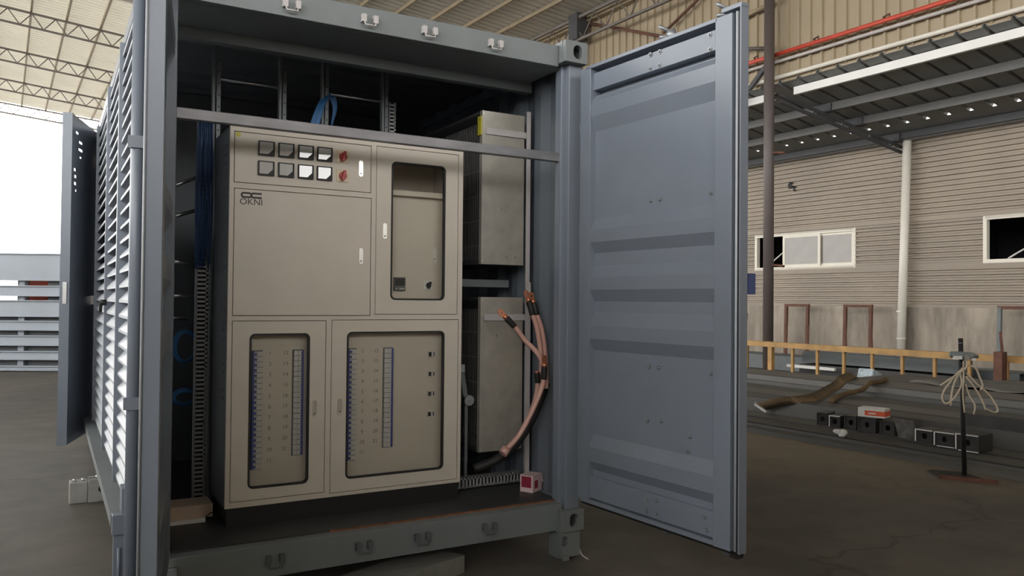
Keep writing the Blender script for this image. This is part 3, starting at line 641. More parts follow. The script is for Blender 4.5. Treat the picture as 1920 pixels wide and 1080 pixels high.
def glazed(n, win, frost=0.03):
    x0, x1, z0, z1 = doors[n]; wx0, wx1, wz0, wz1 = win
    cx, cz_ = (x0 + x1) / 2, (z0 + z1) / 2; wx, wz = (wx0 + wx1) / 2 - cx, (wz0 + wz1) / 2 - cz_
    d_ = MB().ring((cx, FY, cz_), (1, 0, 0), (0, 0, 1), (0, 1, 0), (x1 - x0, z1 - z0, 0.0005), (wx1 - wx0, wz1 - wz0, 0.028, wx, wz), 0.016).build('door', cm, K)
    MB().ring((cx + wx, FY - 0.003, cz_ + wz), (1, 0, 0), (0, 0, 1), (0, 1, 0), (wx1 - wx0 + 0.006, wz1 - wz0 + 0.006, 0.03), (wx1 - wx0 - 0.014, wz1 - wz0 - 0.014, 0.022), 0.022).build('window_seal', M['rubber'], d_)
    MB().plate((cx + wx, FY + 0.008, cz_ + wz), (1, 0, 0), (0, 0, 1), (0, 1, 0), rrect(wx1 - wx0 - 0.004, wz1 - wz0 - 0.004, 0.026), 0.003).build('window_glass', M['glass'], d_)
    return d_
dt = glazed('tall', (0.129, 0.470, 1.540, 2.341)); handle(0.088, 1.935, dt)
dl = glazed('left', (-0.660, -0.342, 0.531, 1.348)); handle(-0.310, 0.935, dl)
dr = glazed('right', (-0.127, 0.473, 0.530, 1.352)); handle(-0.167, 0.938, dr)
# inner panels behind the glass
IY = 0.475
ip = MB().box(-0.74, -0.262, IY, IY + 0.004, 0.48, 1.40).box(-0.206, 0.555, IY, IY + 0.004, 0.48, 1.40).build('mounting_plate', cm, K)
MB().box(0.05, 0.545, 0.488, 0.492, 1.46, 2.155).box(0.05, 0.545, 0.452, 0.50, 2.155, 2.185).box(0.05, 0.545, 0.74, 0.744, 2.185, 2.40).box(0.05, 0.054, 0.43, 0.74, 1.46, 2.41).box(0.541, 0.545, 0.43, 0.74, 1.46, 2.41).build('inner_panel', cm, K)
handle(0.437, 1.815, K, y=0.488)
t_ = MB().box(0.176, 0.246, 0.474, 0.488, 1.592, 1.672).build('controller', M['cabinet_side'], K)
mb = MB()
for x in (0.188, 0.212, 0.223, 0.234): mb.tube([(x, 0.4745, 1.604), (x, 0.472, 1.604)], 0.004, 8)
mb.build('button', M['white'], t_)
MB().box(0.181, 0.241, 0.4725, 0.475, 1.622, 1.666).build('display', M['black'], t_)
def rotary(x, z, s_, plate_m, knob_m, parent, y, rot=20):
    p_ = MB().plate((x, y - 0.004, z), (1, 0, 0), (0, 0, 1), (0, 1, 0), rrect(s_, s_, 0.006), 0.005).build('rotary_switch', plate_m, parent, bevel=0.001)
    k_ = MB().tube([(x, y - 0.004, z), (x, y - 0.016, z)], s_ * 0.30, 16); c_, n_ = math.cos(math.radians(90 - rot)), math.sin(math.radians(90 - rot))
    k_.obox(Vector((x, y - 0.034, z)) - Vector((c_, 0, n_)) * s_ * 0.40 - Vector((n_, 0, -c_)) * s_ * 0.10, Vector((c_, 0, n_)) * s_ * 0.80, Vector((n_, 0, -c_)) * s_ * 0.20, (0, 0.02, 0))
    k_.build('knob', knob_m, p_, bevel=0.002)
rotary(0.398, 1.628, 0.055, M['white'], M['black'], K, 0.488)
# meters
for r_, z in enumerate((2.343, 2.236)):
    for c_, x in enumerate((-0.590, -0.484, -0.377, -0.272)):
        zz = z + 0.0
        b_ = MB().ring((x, FY - 0.012, zz), (1, 0, 0), (0, 0, 1), (0, 1, 0), (0.086, 0.078, 0.003), (0.074, 0.066, 0.002), 0.014)
        b_.plate((x, FY - 0.006, zz), (1, 0, 0), (0, 0, 1), (0, 1, 0), rrect(0.08, 0.072, 0.002), 0.006)
        b_.plate((x, FY - 0.0135, zz), (1, 0, 0), (0, 0, 1), (0, 1, 0), [(0.037, -0.033), (0.037, -0.006), (0.010, -0.033)], 0.004)
        bo = b_.build('meter', M['black'], dp)
        MB().plate((x - 0.002, FY - 0.011, zz + 0.001), (1, 0, 0), (0, 0, 1), (0, 1, 0), [(-0.034, -0.031), (0.010, -0.031), (0.036, -0.005), (0.036, 0.033), (-0.034, 0.033)], 0.006).build('dial', M['meter_face'], bo)
    rotary(-0.167, z - 0.003, 0.072, M['cream'], M['red'], dp, FY, 12)
MB().plate((-0.735, FY - 0.0008, 2.404), (1, 0, 0), (0, 0, 1), (0, 1, 0), circ(0.013), 0.001).build('sticker', M['yellow'], dp, label='round yellow sticker')
# emblem (linked O and C) and lettering
def stroke(path, wd, name, parent, m, y, closed=False):
    mb = MB(); pts = [Vector((q[0], 0, q[1])) for q in path]; n = len(pts)
    L_, R2 = [], []
    for i, p in enumerate(pts):
        a_ = pts[(i - 1) % n] if closed or i > 0 else p; b_ = pts[(i + 1) % n] if closed or i < n - 1 else p
        t = (b_ - a_).normalized(); nn_ = Vector((-t.z, 0, t.x)); L_.append(p + nn_ * wd / 2); R2.append(p - nn_ * wd / 2)
    Y_ = Vector((0, y, 0)); D = Vector((0, -0.0006, 0))
    vs = [v + Y_ for v in L_] + [v + Y_ for v in R2] + [v + Y_ + D for v in L_] + [v + Y_ + D for v in R2]
    fs = []
    for i in range(n if closed else n - 1):
        j = (i + 1) % n; fs += [(i, j, n + j, n + i), (2 * n + i, 3 * n + i, 3 * n + j, 2 * n + j), (i, 2 * n + i, 2 * n + j, j), (n + i, n + j, 3 * n + j, 3 * n + i)]
    mb.add(vs, fs); return mb
lx, lz = -0.664, 2.086
O_ = rrect(0.050, 0.022, 0.011, lx - 0.025, lz)
e1 = stroke(O_, 0.0105, '', None, None, FY, True)
Cc = [q for q in rrect(0.056, 0.022, 0.011, lx + 0.028, lz, n=8)]
Cc = [(lx + 0.054, lz + 0.011)] + [q for q in Cc if q[0] < lx + 0.020] + [(lx + 0.054, lz - 0.011)]
e2 = stroke(Cc, 0.0105, '', None, None, FY - 0.0003)
e1.v += []; b0_ = len(e1.v); e1.add(e2.v, e2.f)
e1.build('emblem', M['ink'], db, label='dark printed emblem of a linked oval O and C')
text('lettering', 'OKNI', 0.046, (lx, FY - 0.0008, lz - 0.036), (1, 0, 0), (0, 0, 1), M['ink'], db, xs=1.05)['label'] = 'dark printed lettering OKNI'
# breaker rows
br0 = None
def breaker_row(x, ztop, n, blue_left):
    global br0
    pitch = 0.0288
    row = MB().box(x - 0.030, x + 0.030, IY - 0.004, IY, ztop - n * pitch - 0.004, ztop + 0.004).build('breaker_row', M['cabinet_side'], K)
    for k in range(n):
        zc = ztop - (k + 0.5) * pitch
        if br0 is None:
            br0 = MB().box(x - 0.026, x + 0.026, IY - 0.020, IY - 0.004, zc - 0.0128, zc + 0.0128).box(x - 0.004, x + 0.012, IY - 0.026, IY - 0.02, zc - 0.0105, zc + 0.0105).build('breaker', M['breaker'], row)
            breaker_row.x0, breaker_row.z0 = x, zc; breaker_row.rel = row
        else:
            b_ = br0.copy(); COL.objects.link(b_); b_.parent = row
            b_.location = WM[row.name].inverted() @ (WM[br0.name].translation + Vector((x - breaker_row.x0, 0, zc - breaker_row.z0)))
    sx = -1 if blue_left else 1
    mb = MB(); mb.box(*sorted((x + sx * 0.0265, x + sx * 0.017)), IY - 0.0225, IY - 0.004, ztop - n * pitch, ztop)
    for k in range(n):
        zc = ztop - (k + 0.5) * pitch; mb.box(*sorted((x + sx * 0.018, x + sx * 0.004)), IY - 0.0235, IY - 0.016, zc - 0.007, zc + 0.005)
    mb.build('blue_toggle_strip', M['blue_plastic'], row)
breaker_row(-0.610, 1.254, 22, True); breaker_row(-0.388, 1.254, 20, False); breaker_row(-0.082, 1.254, 22, True); breaker_row(0.140, 1.254, 20, False)
for (xa, xb) in ((-0.539, -0.455), (-0.013, 0.068)):
    for k in range(11):
        text('number_label', str(k + 1), 0.030, (xa, IY - 0.001, 1.240 - k * 0.0582), (1, 0, 0), (0, 0, 1), M['pale_ink'], ip)
        if k < 10: text('number_label', str(k + 12), 0.030, (xb, IY - 0.001, 1.240 - k * 0.0582), (1, 0, 0), (0, 0, 1), M['pale_ink'], ip)
for k, z in enumerate((1.213, 1.094, 0.975, 0.853)):
    o_ = MB().box(0.394, 0.447, IY - 0.012, IY, z - 0.016, z + 0.016).build('small_breaker', M['breaker'], K)
    MB().box(0.397, 0.413, IY - 0.016, IY - 0.011, z - 0.012, z + 0.012).box(0.428, 0.434, IY - 0.0135, IY - 0.011, z - 0.012, z + 0.012).build('toggle', M['black'], o_)

# =================================================================== HEATER BANKS
def bank(z0, z1, label):
    t = thing('heater_bank', label, 'heater unit', (0.95, 0.95, z0))
    x0, x1, y0, y1 = 0.79, 1.105, 0.55, 2.0
    MB().box(x0 + 0.005, x1, y0, y0 + 0.004, z0, z1).box(x0, x0 + 0.012, y0 - 0.003, y0 + 0.03, z0, z1).build('end_plate', M['galv'], t)
    MB().box(x0, x1, y0 + 0.03, y1, z1 - 0.02, z1).box(x0, x1, y0 + 0.03, y1, z0, z0 + 0.03).box(x1 - 0.01, x1, y0 + 0.03, y1, z0 + 0.03, z1 - 0.02).box(x0 + 0.012, x1 - 0.01, y1 - 0.01, y1, z0 + 0.03, z1 - 0.02).build('housing', M['dark_steel'], t)
    MB().box(x0, x0 + 0.012, y0 + 0.03, y1, z1 - 0.075, z1 - 0.02).build('top_rim', M['black'], t)
    g_ = MB(); y = y0 + 0.045
    while y < y1 - 0.02: g_.tube([(x0 + 0.006, y, z0 + 0.03), (x0 + 0.006, y, z1 - 0.05)], 0.0026, 5, cap=False); y += 0.024
    z = z0 + 0.12
    while z < z1 - 0.1: g_.tube([(x0 + 0.010, y0 + 0.03, z), (x0 + 0.010, y1, z)], 0.003, 5, cap=False); z += 0.16
    g_.build('grille', M['canopy_steel'], t)
    h = MB(); y = y0 + 0.10
    while y < y1 - 0.05:
        for x in (x0 + 0.07, x0 + 0.17): h.tube([(x, y, z0 + 0.06), (x, y, z1 - 0.08)], 0.014, 6)
        y += 0.07
    h.build('heating_rods', M['black'], t)
    s_ = MB()
    for (x, z) in ((0.91, z0 + 0.02), (0.80, z0 + 0.02), (0.91, z0 + 0.18), (0.91, z0 + 0.36), (0.91, z0 + 0.54), (0.91, z0 + 0.74), (0.98, z0 + 0.05), (1.045, z0 + 0.05), (1.01, z0 + 0.11), (0.93, z1 - 0.02), (1.07, z1 - 0.02), (0.80, z1 - 0.02)):
        s_.tube([(x, y0, z), (x, y0 - 0.004, z)], 0.006, 6)
    s_.build('screw', M['zinc'], t)
    MB().box(0.815, 1.130, y0 - 0.012, y0 - 0.001, z1 - 0.15, z1 - 0.11).build('fixing_strip', M['galv_dull'], t)
    return t
u = bank(1.772, 2.755, 'upper galvanised heater bank with wire grille, right of the cabinet')
MB().box(0.783, 0.79, 0.553, 0.60, 2.60, 2.72).build('warning_label', M['yellow_label'], u, label='yellow green label')
bank(0.574, 1.561, 'lower galvanised heater bank with wire grille, right of the cabinet')
t = thing('caster_wheel', 'small silver wheel on a bar in the dark gap right of the cabinet', 'wheel', (0.74, 0.62, 0.87))
MB().tube([(0.745, 0.60, 0.90), (0.745, 0.62, 0.90)], 0.034, 16).tube([(0.745, 0.59, 0.90), (0.745, 0.60, 0.90)], 0.012, 10).build('wheel_disc', M['zinc'], t)
MB().bar((0.735, 0.63, 0.90), (0.70, 0.63, 1.10), 0.03, 0.012).bar((0.735, 0.63, 0.335), (0.735, 0.63, 0.90), 0.02, 0.012).build('bar', M['steel_paint'], t)
MB().box(0.665, 0.715, 0.61, 0.625, 1.08, 1.13).build('bracket', M['zinc'], t)

# =================================================================== CABLES
def smooth(pts, n=8):
    P = [Vector(p) for p in pts]; P = [P[0] * 2 - P[1]] + P + [P[-1] * 2 - P[-2]]; out = []
    for i in range(1, len(P) - 2):
        for k in range(n):
            t = k / n; a_, b_, c_, d_ = P[i - 1:i + 3]
            out.append(0.5 * ((2 * b_) + (c_ - a_) * t + (2 * a_ - 5 * b_ + 4 * c_ - d_) * t * t + (3 * b_ - a_ - 3 * c_ + d_) * t ** 3))
    out.append(P[-2]); return out
def power_cable(pts, label, sleeve, lug=True, r=0.0155):
    t = thing('power_cable', label, 'cable', pts[-1], 0, 'pink power cables')
    ps = smooth(pts, 10); MB().tube(ps, r, 10).build('insulation', M['pink'], t)
    d_ = (ps[0] - ps[3]).normalized()
    if sleeve: MB().tube(ps[:max(3, sleeve)], r * 1.25, 10).build('heat_shrink', M['rubber'], t)
    if lug:
        p = ps[0]; sd = d_.cross(Vector((0, 1, 0))).normalized(); l = MB(); l.tube([p - d_ * 0.005, p + d_ * 0.025], r * 1.05, 10)
        o = p + d_ * 0.047; n_ = sd.cross(d_)
        l.ring(o, d_, sd, n_, (0.052, 0.034, 0.014), (0.014, 0.014, 0.007), 0.006); l.build('lug', M['copper'], t)
    else:
        MB().tube([ps[0], ps[0] + d_ * 0.012], [r * 0.8, r * 0.6], 8).build('bare_end', M['copper'], t)
power_cable([(0.88, 0.37, 1.430), (0.945, 0.36, 1.365), (1.00, 0.35, 1.295), (1.08, 0.31, 1.20), (1.122, 0.29, 1.08), (1.122, 0.285, 0.99)], 'pink power cable reaching left with its copper lug across the lower heater bank', 9)
power_cable([(1.035, 0.36, 1.535), (1.055, 0.35, 1.46), (1.09, 0.345, 1.36), (1.118, 0.345, 1.20), (1.12, 0.33, 0.99)], 'pink power cable with upright copper lug, left one of the upper pair', 12)
power_cable([(1.07, 0.36, 1.525), (1.085, 0.35, 1.46), (1.124, 0.345, 1.36), (1.152, 0.345, 1.20), (1.152, 0.33, 0.99)], 'pink power cable with upright copper lug, right one of the upper pair', 12)
power_cable([(1.085, 0.25, 1.13), (1.08, 0.255, 1.03), (1.035, 0.27, 0.90), (0.945, 0.29, 0.73), (0.86, 0.305, 0.635)][::1], 'pink power cable hanging with its cut end lowest, upper strand of the low pair', 9, True)
power_cable([(1.062, 0.30, 1.09), (1.075, 0.31, 1.0), (1.05, 0.32, 0.88), (0.97, 0.335, 0.72), (0.875, 0.345, 0.61)], 'pink power cable hanging behind the other low strand, in front of the heater bank', 8, False)
t = thing('cable_tail', 'two pink cable ends bound at the bottom of the hanging strands', 'cable', (0.86, 0.33, 0.62))
MB().tube([(0.868, 0.328, 0.632), (0.835, 0.322, 0.60)], 0.028, 10).build('binding', M['pink'], t)
tag(MB().tube(smooth([(1.155, 0.34, 1.02), (1.12, 0.34, 0.93), (1.05, 0.35, 0.78), (0.95, 0.37, 0.64), (0.83, 0.40, 0.55), (0.70, 0.44, 0.50)]), 0.028, 12).build('corrugated_hose', M['rubber']), 'thick black hose curving down below the pink cables', 'hose')

# small carton on the container floor
t = thing('small_carton', 'small pink and white carton on the container floor below the cables', 'box', (1.09, 0.42, 0.335), 0.35)
Rz = Matrix.Rotation(0.45, 3, 'Z')
T = Matrix.Translation((1.085, 0.395, 0.335)) @ Matrix.Rotation(0.5, 4, 'Z') @ Matrix.Scale(1.15, 4)
MB(T).box(-0.05, 0.05, -0.04, 0.04, 0, 0.092).build('carton_body', M['pink_carton'], t)
MB(T).box(-0.0508, -0.05, -0.03, 0.032, 0.025, 0.085).box(-0.03, 0.005, -0.0408, -0.04, 0.02, 0.062).build('print', M['crimson'], t, label='crimson printed patches')
MB(T).obox((0.05, -0.04, 0.09), (0.018, 0, -0.05), (0, 0.08, 0), (0.001, 0, 0.001)).build('flap', M['pink_carton'], t)

# slotted ducts
def slot_duct(name, label, o, a_, b_, c_, ln, wd, dp_):
    """o corner; a_ length dir, b_ width dir, c_ depth dir"""
    o, a_, b_, c_ = map(Vector, (o, a_, b_, c_)); t = thing(name, label, 'cable duct', o)
    MB().obox(o + c_ * dp_ * 0.8 + b_ * wd * 0.05, a_ * ln, b_ * wd * 0.9, c_ * dp_ * 0.15).build('duct_base', M['black'], t)
    mb = MB()
    mb.obox(o, a_ * ln, b_ * wd * 0.12, c_ * dp_); mb.obox(o + b_ * wd * 0.80, a_ * ln, b_ * wd * 0.20, c_ * dp_)
    k = 0.0
    while k < ln: mb.obox(o + a_ * k, a_ * 0.013, b_ * wd, c_ * 0.004); k += 0.025
    mb.build('slotted_channel', M['duct'], t); return t
slot_duct('cable_duct', 'tall slotted grey duct standing left of the cabinet', (-0.862, 0.90, 0.362), (0, 0, 1), (1, 0, 0), (0, 1, 0), 2.19, 0.068, 0.05)
slot_duct('cable_duct', 'slotted grey duct lying on the container floor right of the cabinet', (0.60, 0.60, 0.345), (1, 0, 0), (0, 0, 1), (0, 1, 0), 0.54, 0.068, 0.05)
slot_duct('cable_duct', 'short slotted grey duct standing above the cabinet top', (0.345, 1.03, 2.45), (0, 0, 1), (1, 0, 0), (0, 1, 0), 0.40, 0.048, 0.04)
# back board and blue wires left of the cabinet
tag(MB().box(-1.12, -0.777, 0.965, 0.98, 0.34, 2.6).build('back_board', M['cabinet_side']), 'dark board standing behind the tall slotted duct', 'board') if False else None
mb = MB()
for k in range(26):
    x = -0.865 + rnd.random() * 0.085; y = 0.86 + rnd.random() * 0.03; zb = 1.70 + rnd.random() * 0.15
    mb.tube(smooth([(x, y, 2.56), (x + rnd.uniform(-.01, .01), y, 2.3), (x + rnd.uniform(-.012, .012), y, 2.0), (x + rnd.uniform(-.01, .01), y + 0.01, zb)], 4), 0.004, 5)
tag(mb.build('wire_bundle', mat('navy_wire_insulation', (0.015, 0.045, 0.12), 0.5), kind='stuff'), 'bundle of thin blue wires hanging in front of the tall slotted duct', 'wires')
mb = MB()
for k in range(12):
    a_ = rnd.uniform(0, 0.05); mb.tube(smooth([(-0.215 + a_, 1.0, 2.46), (-0.19 + a_, 1.0, 2.62), (-0.14 + a_ * 1.2, 1.01, 2.76 + a_), (-0.07 + a_, 1.07, 2.84 + a_ * 0.3), (-0.02 + a_ * 0.5, 1.08, 2.78), (-0.03, 1.08, 2.65)], 6), 0.0055, 5)
tag(mb.build('cable_coil', M['blue_cable'], kind='stuff'), 'loop of blue cable draped over the rack above the cabinet', 'cable')
# rack above the cabinet
t = thing('equipment_rack', 'grey perforated rack uprights with rods above the cabinet', 'rack', (-0.2, 1.05, 0.335))
for x in (-0.742, -0.352, -0.085, 0.318):
    mb = MB(); mb.box(x - 0.025, x - 0.012, 1.02, 1.06, 0.335, 3.055).box(x + 0.0, x + 0.022, 1.035, 1.06, 0.335, 3.055)
    o_ = mb.build('upright', M['steel_paint'], t)
    mb = MB(); z = 2.4
    while z < 3.0: mb.tube([(x + 0.011, 1.034, z), (x + 0.011, 1.036, z)], 0.005, 6); z += 0.07
    mb.build('hole_row', M['black'], o_)
for x0, x1, z in ((-0.72, -0.38, 2.843), (-0.06, 0.30, 2.845)): MB().tube([(x0, 1.04, z + 0.004), (x1, 1.04, z)], 0.009, 8).build('rod', M['zinc'], t)
# beige trunking on the floor left
t = thing('floor_trunking', 'beige box on the container floor in the left corner, left of the cabinet', 'box', (-0.92, 0.6, 0.335))
MB().box(-1.09, -0.80, 0.62, 0.80, 0.355, 0.425).build('cover', M['carton'], t); MB().box(-1.09, -0.84, 0.60, 0.80, 0.335, 0.355).build('sunlit_strip', M['white'], t)  # white strip stands for the sunlit band along the foot of the box
MB().tube(smooth([(-0.84, 0.60, 0.36), (-0.81, 0.59, 0.385), (-0.79, 0.60, 0.36), (-0.76, 0.60, 0.39)]), 0.003, 5).build('wire', M['black'], t)
# pipes inside the left side
for i, (x0, z0, x1, z1) in enumerate([(-1.0, 2.19, -0.80, 2.29), (-1.0, 2.01, -0.81, 2.08), (-1.0, 1.77, -0.81, 1.745), (-1.0, 1.55, -0.81, 1.55), (-1.0, 1.42, -0.85, 1.41)]):
    tag(MB().tube([(x0, 1.3, z0), (x1, 1.3, z1)], 0.012, 8).build('pipe_rail', M['zinc']), ['topmost sloping', 'second sloping', 'third level', 'fourth level', 'lowest'][i] + ' shiny pipe inside the left corner behind the open door', 'pipe')

for i, zc in enumerate((0.93, 1.24)):
    mb = MB()
    for k in range(4): mb.tube([(-0.86 + (0.055 + 0.006 * k) * math.cos(a_ / 12 * math.pi * 2), 1.27 + 0.012 * k, zc + (0.035 + 0.05 * i + 0.006 * k) * math.sin(a_ / 12 * math.pi * 2)) for a_ in range(13)], 0.005, 6, cap=False)
    mb.tube([(-0.93, 1.30, zc - 0.05), (-1.10, 1.32, zc - 0.06)], 0.005, 6)
    tag(mb.build('wire_coil', M['blue_cable']), ['lower', 'upper'][i] + ' small coil of blue wire in the dark left corner beside the tall slotted duct', 'wire coil')
# =================================================================== AROUND THE CONTAINER
def foot_block(x0, x1, y0, label, hole):
    t = thing('footing_block', label, 'block', ((x0 + x1) / 2, y0 + 0.06, 0), 0, 'pale footing blocks')
    mb = MB()
    if hole:
        mb.ring(((x0 + x1) / 2, y0, 0.085), (1, 0, 0), (0, 0, 1), (0, 1, 0), (x1 - x0, 0.17, 0.006), (0.09, 0.06, 0.029, 0.01, 0.01), 0.03); mb.box(x0, x1, y0 + 0.06, y0 + 0.14, 0, 0.17).box(x0, x1, y0 + 0.02, y0 + 0.07, 0, 0.02).box(x0, x1, y0 + 0.02, y0 + 0.07, 0.15, 0.17).box(x0, x0 + .02, y0 + 0.02, y0 + 0.07, 0, 0.17).box(x1 - .02, x1, y0 + 0.02, y0 + 0.07, 0, 0.17)
    else: mb.box(x0, x1, y0, y0 + 0.14, 0, 0.155)
    mb.build('block_body', M['block'], t, bevel=0.006)
    z = 0.17 if hole else 0.155
    for k in (0.28, 0.75): MB().tube([(x0 + (x1 - x0) * k, y0 + 0.05, z), (x0 + (x1 - x0) * k, y0 + 0.05, z + 0.022)], 0.012, 8).build('bolt', M['zinc'], t)
foot_block(-1.435, -1.315, 2.82, 'plain pale block on the floor left of the container, outer of two', False)
foot_block(-1.31, -1.10, 2.81, 'pale block with an oval hole on the floor beneath the side ledge', True)
t = thing('timber_board', 'weathered grey board lying on the floor in front of the container sill', 'board', (0.3, 0.0, 0))
MB().plate((0, 0, 0), (1, 0, 0), (0, 1, 0), (0, 0, 1), [(0.47, 0.10), (0.36, 0.33), (-0.50, 0.02), (-0.39, -0.21)], 0.10).build('board', M['wood'], t, bevel=0.004)
tag(MB().tube(smooth([(1.21, 0.10, 0.16), (1.235, 0.09, 0.10), (1.235, 0.07, 0.03), (1.225, 0.02, 0.006), (1.215, -0.05, 0.006)]), 0.0045, 6).build('cable_end', M['white']), 'thin pale cable hanging beside the right support foot', 'cable')
# slatted barrier at the far left
t = thing('slat_barrier', 'pale blue horizontal slat barrier across the open end at far left', 'barrier', (-3, 14.8, 0), 0)
FB = Matrix.Translation((-1.2, 14.8, 0)) @ Matrix.Rotation(math.radians(-28), 4, 'Z')
for k, (z0, z1) in enumerate([(1.86, 2.42), (1.54, 1.76), (1.12, 1.46), (0.84, 1.04), (0.53, 0.74), (0.24, 0.42), (0.02, 0.12)]):
    mb = MB(FB); mb.box(-9, 3.0, 0.0, 0.06, z0, z1).box(-9, 3.0, -0.07, 0.0, z0, z0 + 0.02).box(-9, 3.0, -0.05, 0, z1 - 0.02, z1); mb.build('slat', M['fence'], t)
MB(FB).box(-9, 3.0, 0.20, 0.24, 0.0, 1.40).build('back_sheet', M['cabinet_side'], t); MB(FB).box(-0.58, 3.0, 0.20, 0.24, 1.40, 1.95).box(-1.20, -0.98, 0.20, 0.24, 1.40, 1.95).build('gap_sheet', M['cabinet_side'], t)
for x in (-8.5, -6, -3.5, -1.1, 1.5): MB(FB).box(x, x + 0.12, 0.07, 0.19, 0, 2.4).build('post', M['fence'], t)
tag(MB(FB).box(-1.22, -0.62, 0.5, 1.0, 0, 2.0).build('red_machine', M['far_red'], bevel=0.05), 'red machine glimpsed through the slat gaps at far left', 'machine')

# =================================================================== RIGHT-HAND YARD
# ochre guard rail
t = thing('guard_rail', 'long ochre guard rail with square posts in front of the steel stack', 'rail', bp(11.9, 4, 0), BE)
MB(B).box(11.87, 11.97, -6, 11, 0.62, 0.73).build('top_rail', M['ochre'], t, bevel=0.004)
p0 = MB(B).box(11.90, 11.95, 6.815, 6.865, 0, 0.62).build('post', M['ochre'], t)
for k in range(-6, 13):
    if k == 0: continue
    copy_part(p0, (0, -0.592 * k, 0))
MB(B).box(11.87, 11.97, 7.33, 7.43, 0, 0.62).build('end_post', M['ochre'], t)

def beamx(x0, x1, y0, y1, z0, z1, label, m='beam', kind='box', group=None, name='steel_beam'):
    mb = MB(B)
    if kind == 'box': mb.box(x0, x1, y0, y1, z0, z1)
    elif kind == 'c':                      # channel with its web up, lips down
        mb.box(x0, x1, y0, y1, z1 - 0.012, z1).box(x0, x0 + 0.012, y0, y1, z0, z1).box(x1 - 0.012, x1, y0, y1, z0, z1).box(x0 - 0.0, x0 + 0.05, y0, y1, z0, z0 + 0.01)
    elif kind == 'i':                      # I section lying so that its flanges stand
        h = 0.016; zc = (z0 + z1) / 2
        mb.box(x0, x1, y0, y1, z0, z0 + h).box(x0, x1, y0, y1, z1 - h, z1).box((x0 + x1) / 2 - 0.008, (x0 + x1) / 2 + 0.008, y0, y1, z0 + h, z1 - h)
    return tag(mb.build(name, M[m]), label, 'beam', group)
beamx(5.80, 5.98, -6, 7.0, 0.0, 0.045, 'flat dark steel strip at the near edge of the stack on the floor')
beamx(6.0, 6.36, -6, 7.2, 0.0, 0.085, 'low wide dark channel second from the near edge of the stack', kind='c')
beamx(6.38, 6.74, -6, 7.2, 0.0, 0.095, 'low wide dark channel under the row of cut tubes', kind='c', m='beam_light')
beamx(6.82, 7.25, -6, 8.0, 0.0, 0.27, 'dark grey box beam behind the row of cut tubes')
beamx(7.27, 7.75, -6, 8.2, 0.0, 0.275, 'flat grey beam behind the box beam, third rank of the stack', kind='c', m='beam_light')
beamx(7.80, 8.35, -6, 8.2, 0.0, 0.26, 'dull wide steel beam in the middle of the stack', kind='c')
beamx(8.50, 8.60, -6, 8.6, 0.0, 0.30, 'narrow dark beam edge halfway back in the stack', m='beam')
beamx(8.66, 9.45, -6, 8.6, 0.0, 0.385, 'widest grey beam at the back of the stack before the ochre rail', kind='c', m='beam_light')
beamx(9.6, 11.4, -6, 4.2, 0.0, 0.33, 'broad dark steel sheets stacked in front of the ochre rail', m='beam')
# behind the rail
beamx(12.7, 13.2, 3.9, 7.2, 0.30, 0.52, 'blue grey beam lying behind the ochre rail', m='beam_blue')
beamx(12.6, 13.3, 3.9, 7.2, 0.0, 0.26, 'dark bundle under the blue grey beam behind the rail', m='tube')
beamx(13.4, 13.9, 3.2, 12, 0.0, 0.34, 'grey steel channel behind the rail, below the downpipe foot', m='beam_blue', kind='c')
beamx(14.1, 14.6, -4, 12, 0.0, 0.30, 'long grey channel near the concrete wall', m='beam_blue', kind='i')
beamx(14.8, 15.2, -4, 13, 0.0, 0.22, 'long grey flat beam closest to the concrete wall', m='beam')
beamx(12.25, 12.31, 6.1, 7.25, 0.20, 0.26, 'thin white bar behind the ochre rail near the column', m='white_beam', name='white_bar')
beamx(12.2, 12.7, 2.0, 3.5, 0.02, 0.09, 'white strip of sheet under the rail at the far right', m='white_beam', name='white_sheet')

# cut square tubes
def cut_tube(x, y, s_, h, ln, rot, z, label, chalk=False):
    t = thing('tube_offcut', label, 'steel tube', bp(x, y, z), BE + rot, 'cut square tubes')
    T = B @ Matrix.Translation((x, y, z)) @ Matrix.Rotation(rot, 4, 'Z')
    mb = MB(T); mb.ring((-ln / 2, 0, h / 2), (0, 1, 0), (0, 0, 1), (1, 0, 0), (s_, h, 0.008), (s_ - 0.016, h - 0.016, 0.004), ln)
    mb.ring((-ln / 2 + 0.02, 0, h / 2), (0, 1, 0), (0, 0, 1), (1, 0, 0), (s_ - 0.016, h - 0.016, 0.004), (0.05, 0.06, 0.02), 0.01)
    mb.build('tube_wall', M['tube'], t)
    if chalk:
        c = MB(T)
        c.box(-ln / 2 - 0.002, -ln / 2, -s_ / 2, s_ / 2, h - 0.012, h); c.box(-ln / 2 - 0.002, -ln / 2, s_ / 2 - 0.014, s_ / 2, 0.01, h)
        if chalk == 2: c.box(-ln / 2 - 0.002, -ln / 2, -s_ / 2, s_ / 2 - 0.03, 0, 0.010)
        c.build('chalk_mark', M['white'], t)
ZT = 0.097
cut_tube(6.58, 2.17, 0.13, 0.15, 0.26, 0.3, ZT, 'black square tube offcut, leftmost of the row on the stack')
cut_tube(6.56, 1.99, 0.13, 0.14, 0.24, 0.25, ZT, 'square tube offcut with pale rim, second from the left of the row', 1)
cut_tube(6.60, 1.80, 0.14, 0.16, 0.26, 0.2, ZT, 'black tube offcut just left of the orange and white carton')
cut_tube(6.58, 1.58, 0.20, 0.17, 0.26, 0.2, ZT, 'wide black tube offcut beneath the orange and white carton')
cut_tube(6.60, 1.34, 0.16, 0.16, 0.26, 0.15, ZT, 'black tube offcut just right of the orange and white carton')
cut_tube(6.50, 0.86, 0.18, 0.14, 0.26, 0.1, ZT, 'black tube offcut with chalked white edge left of the hose stand', 1)
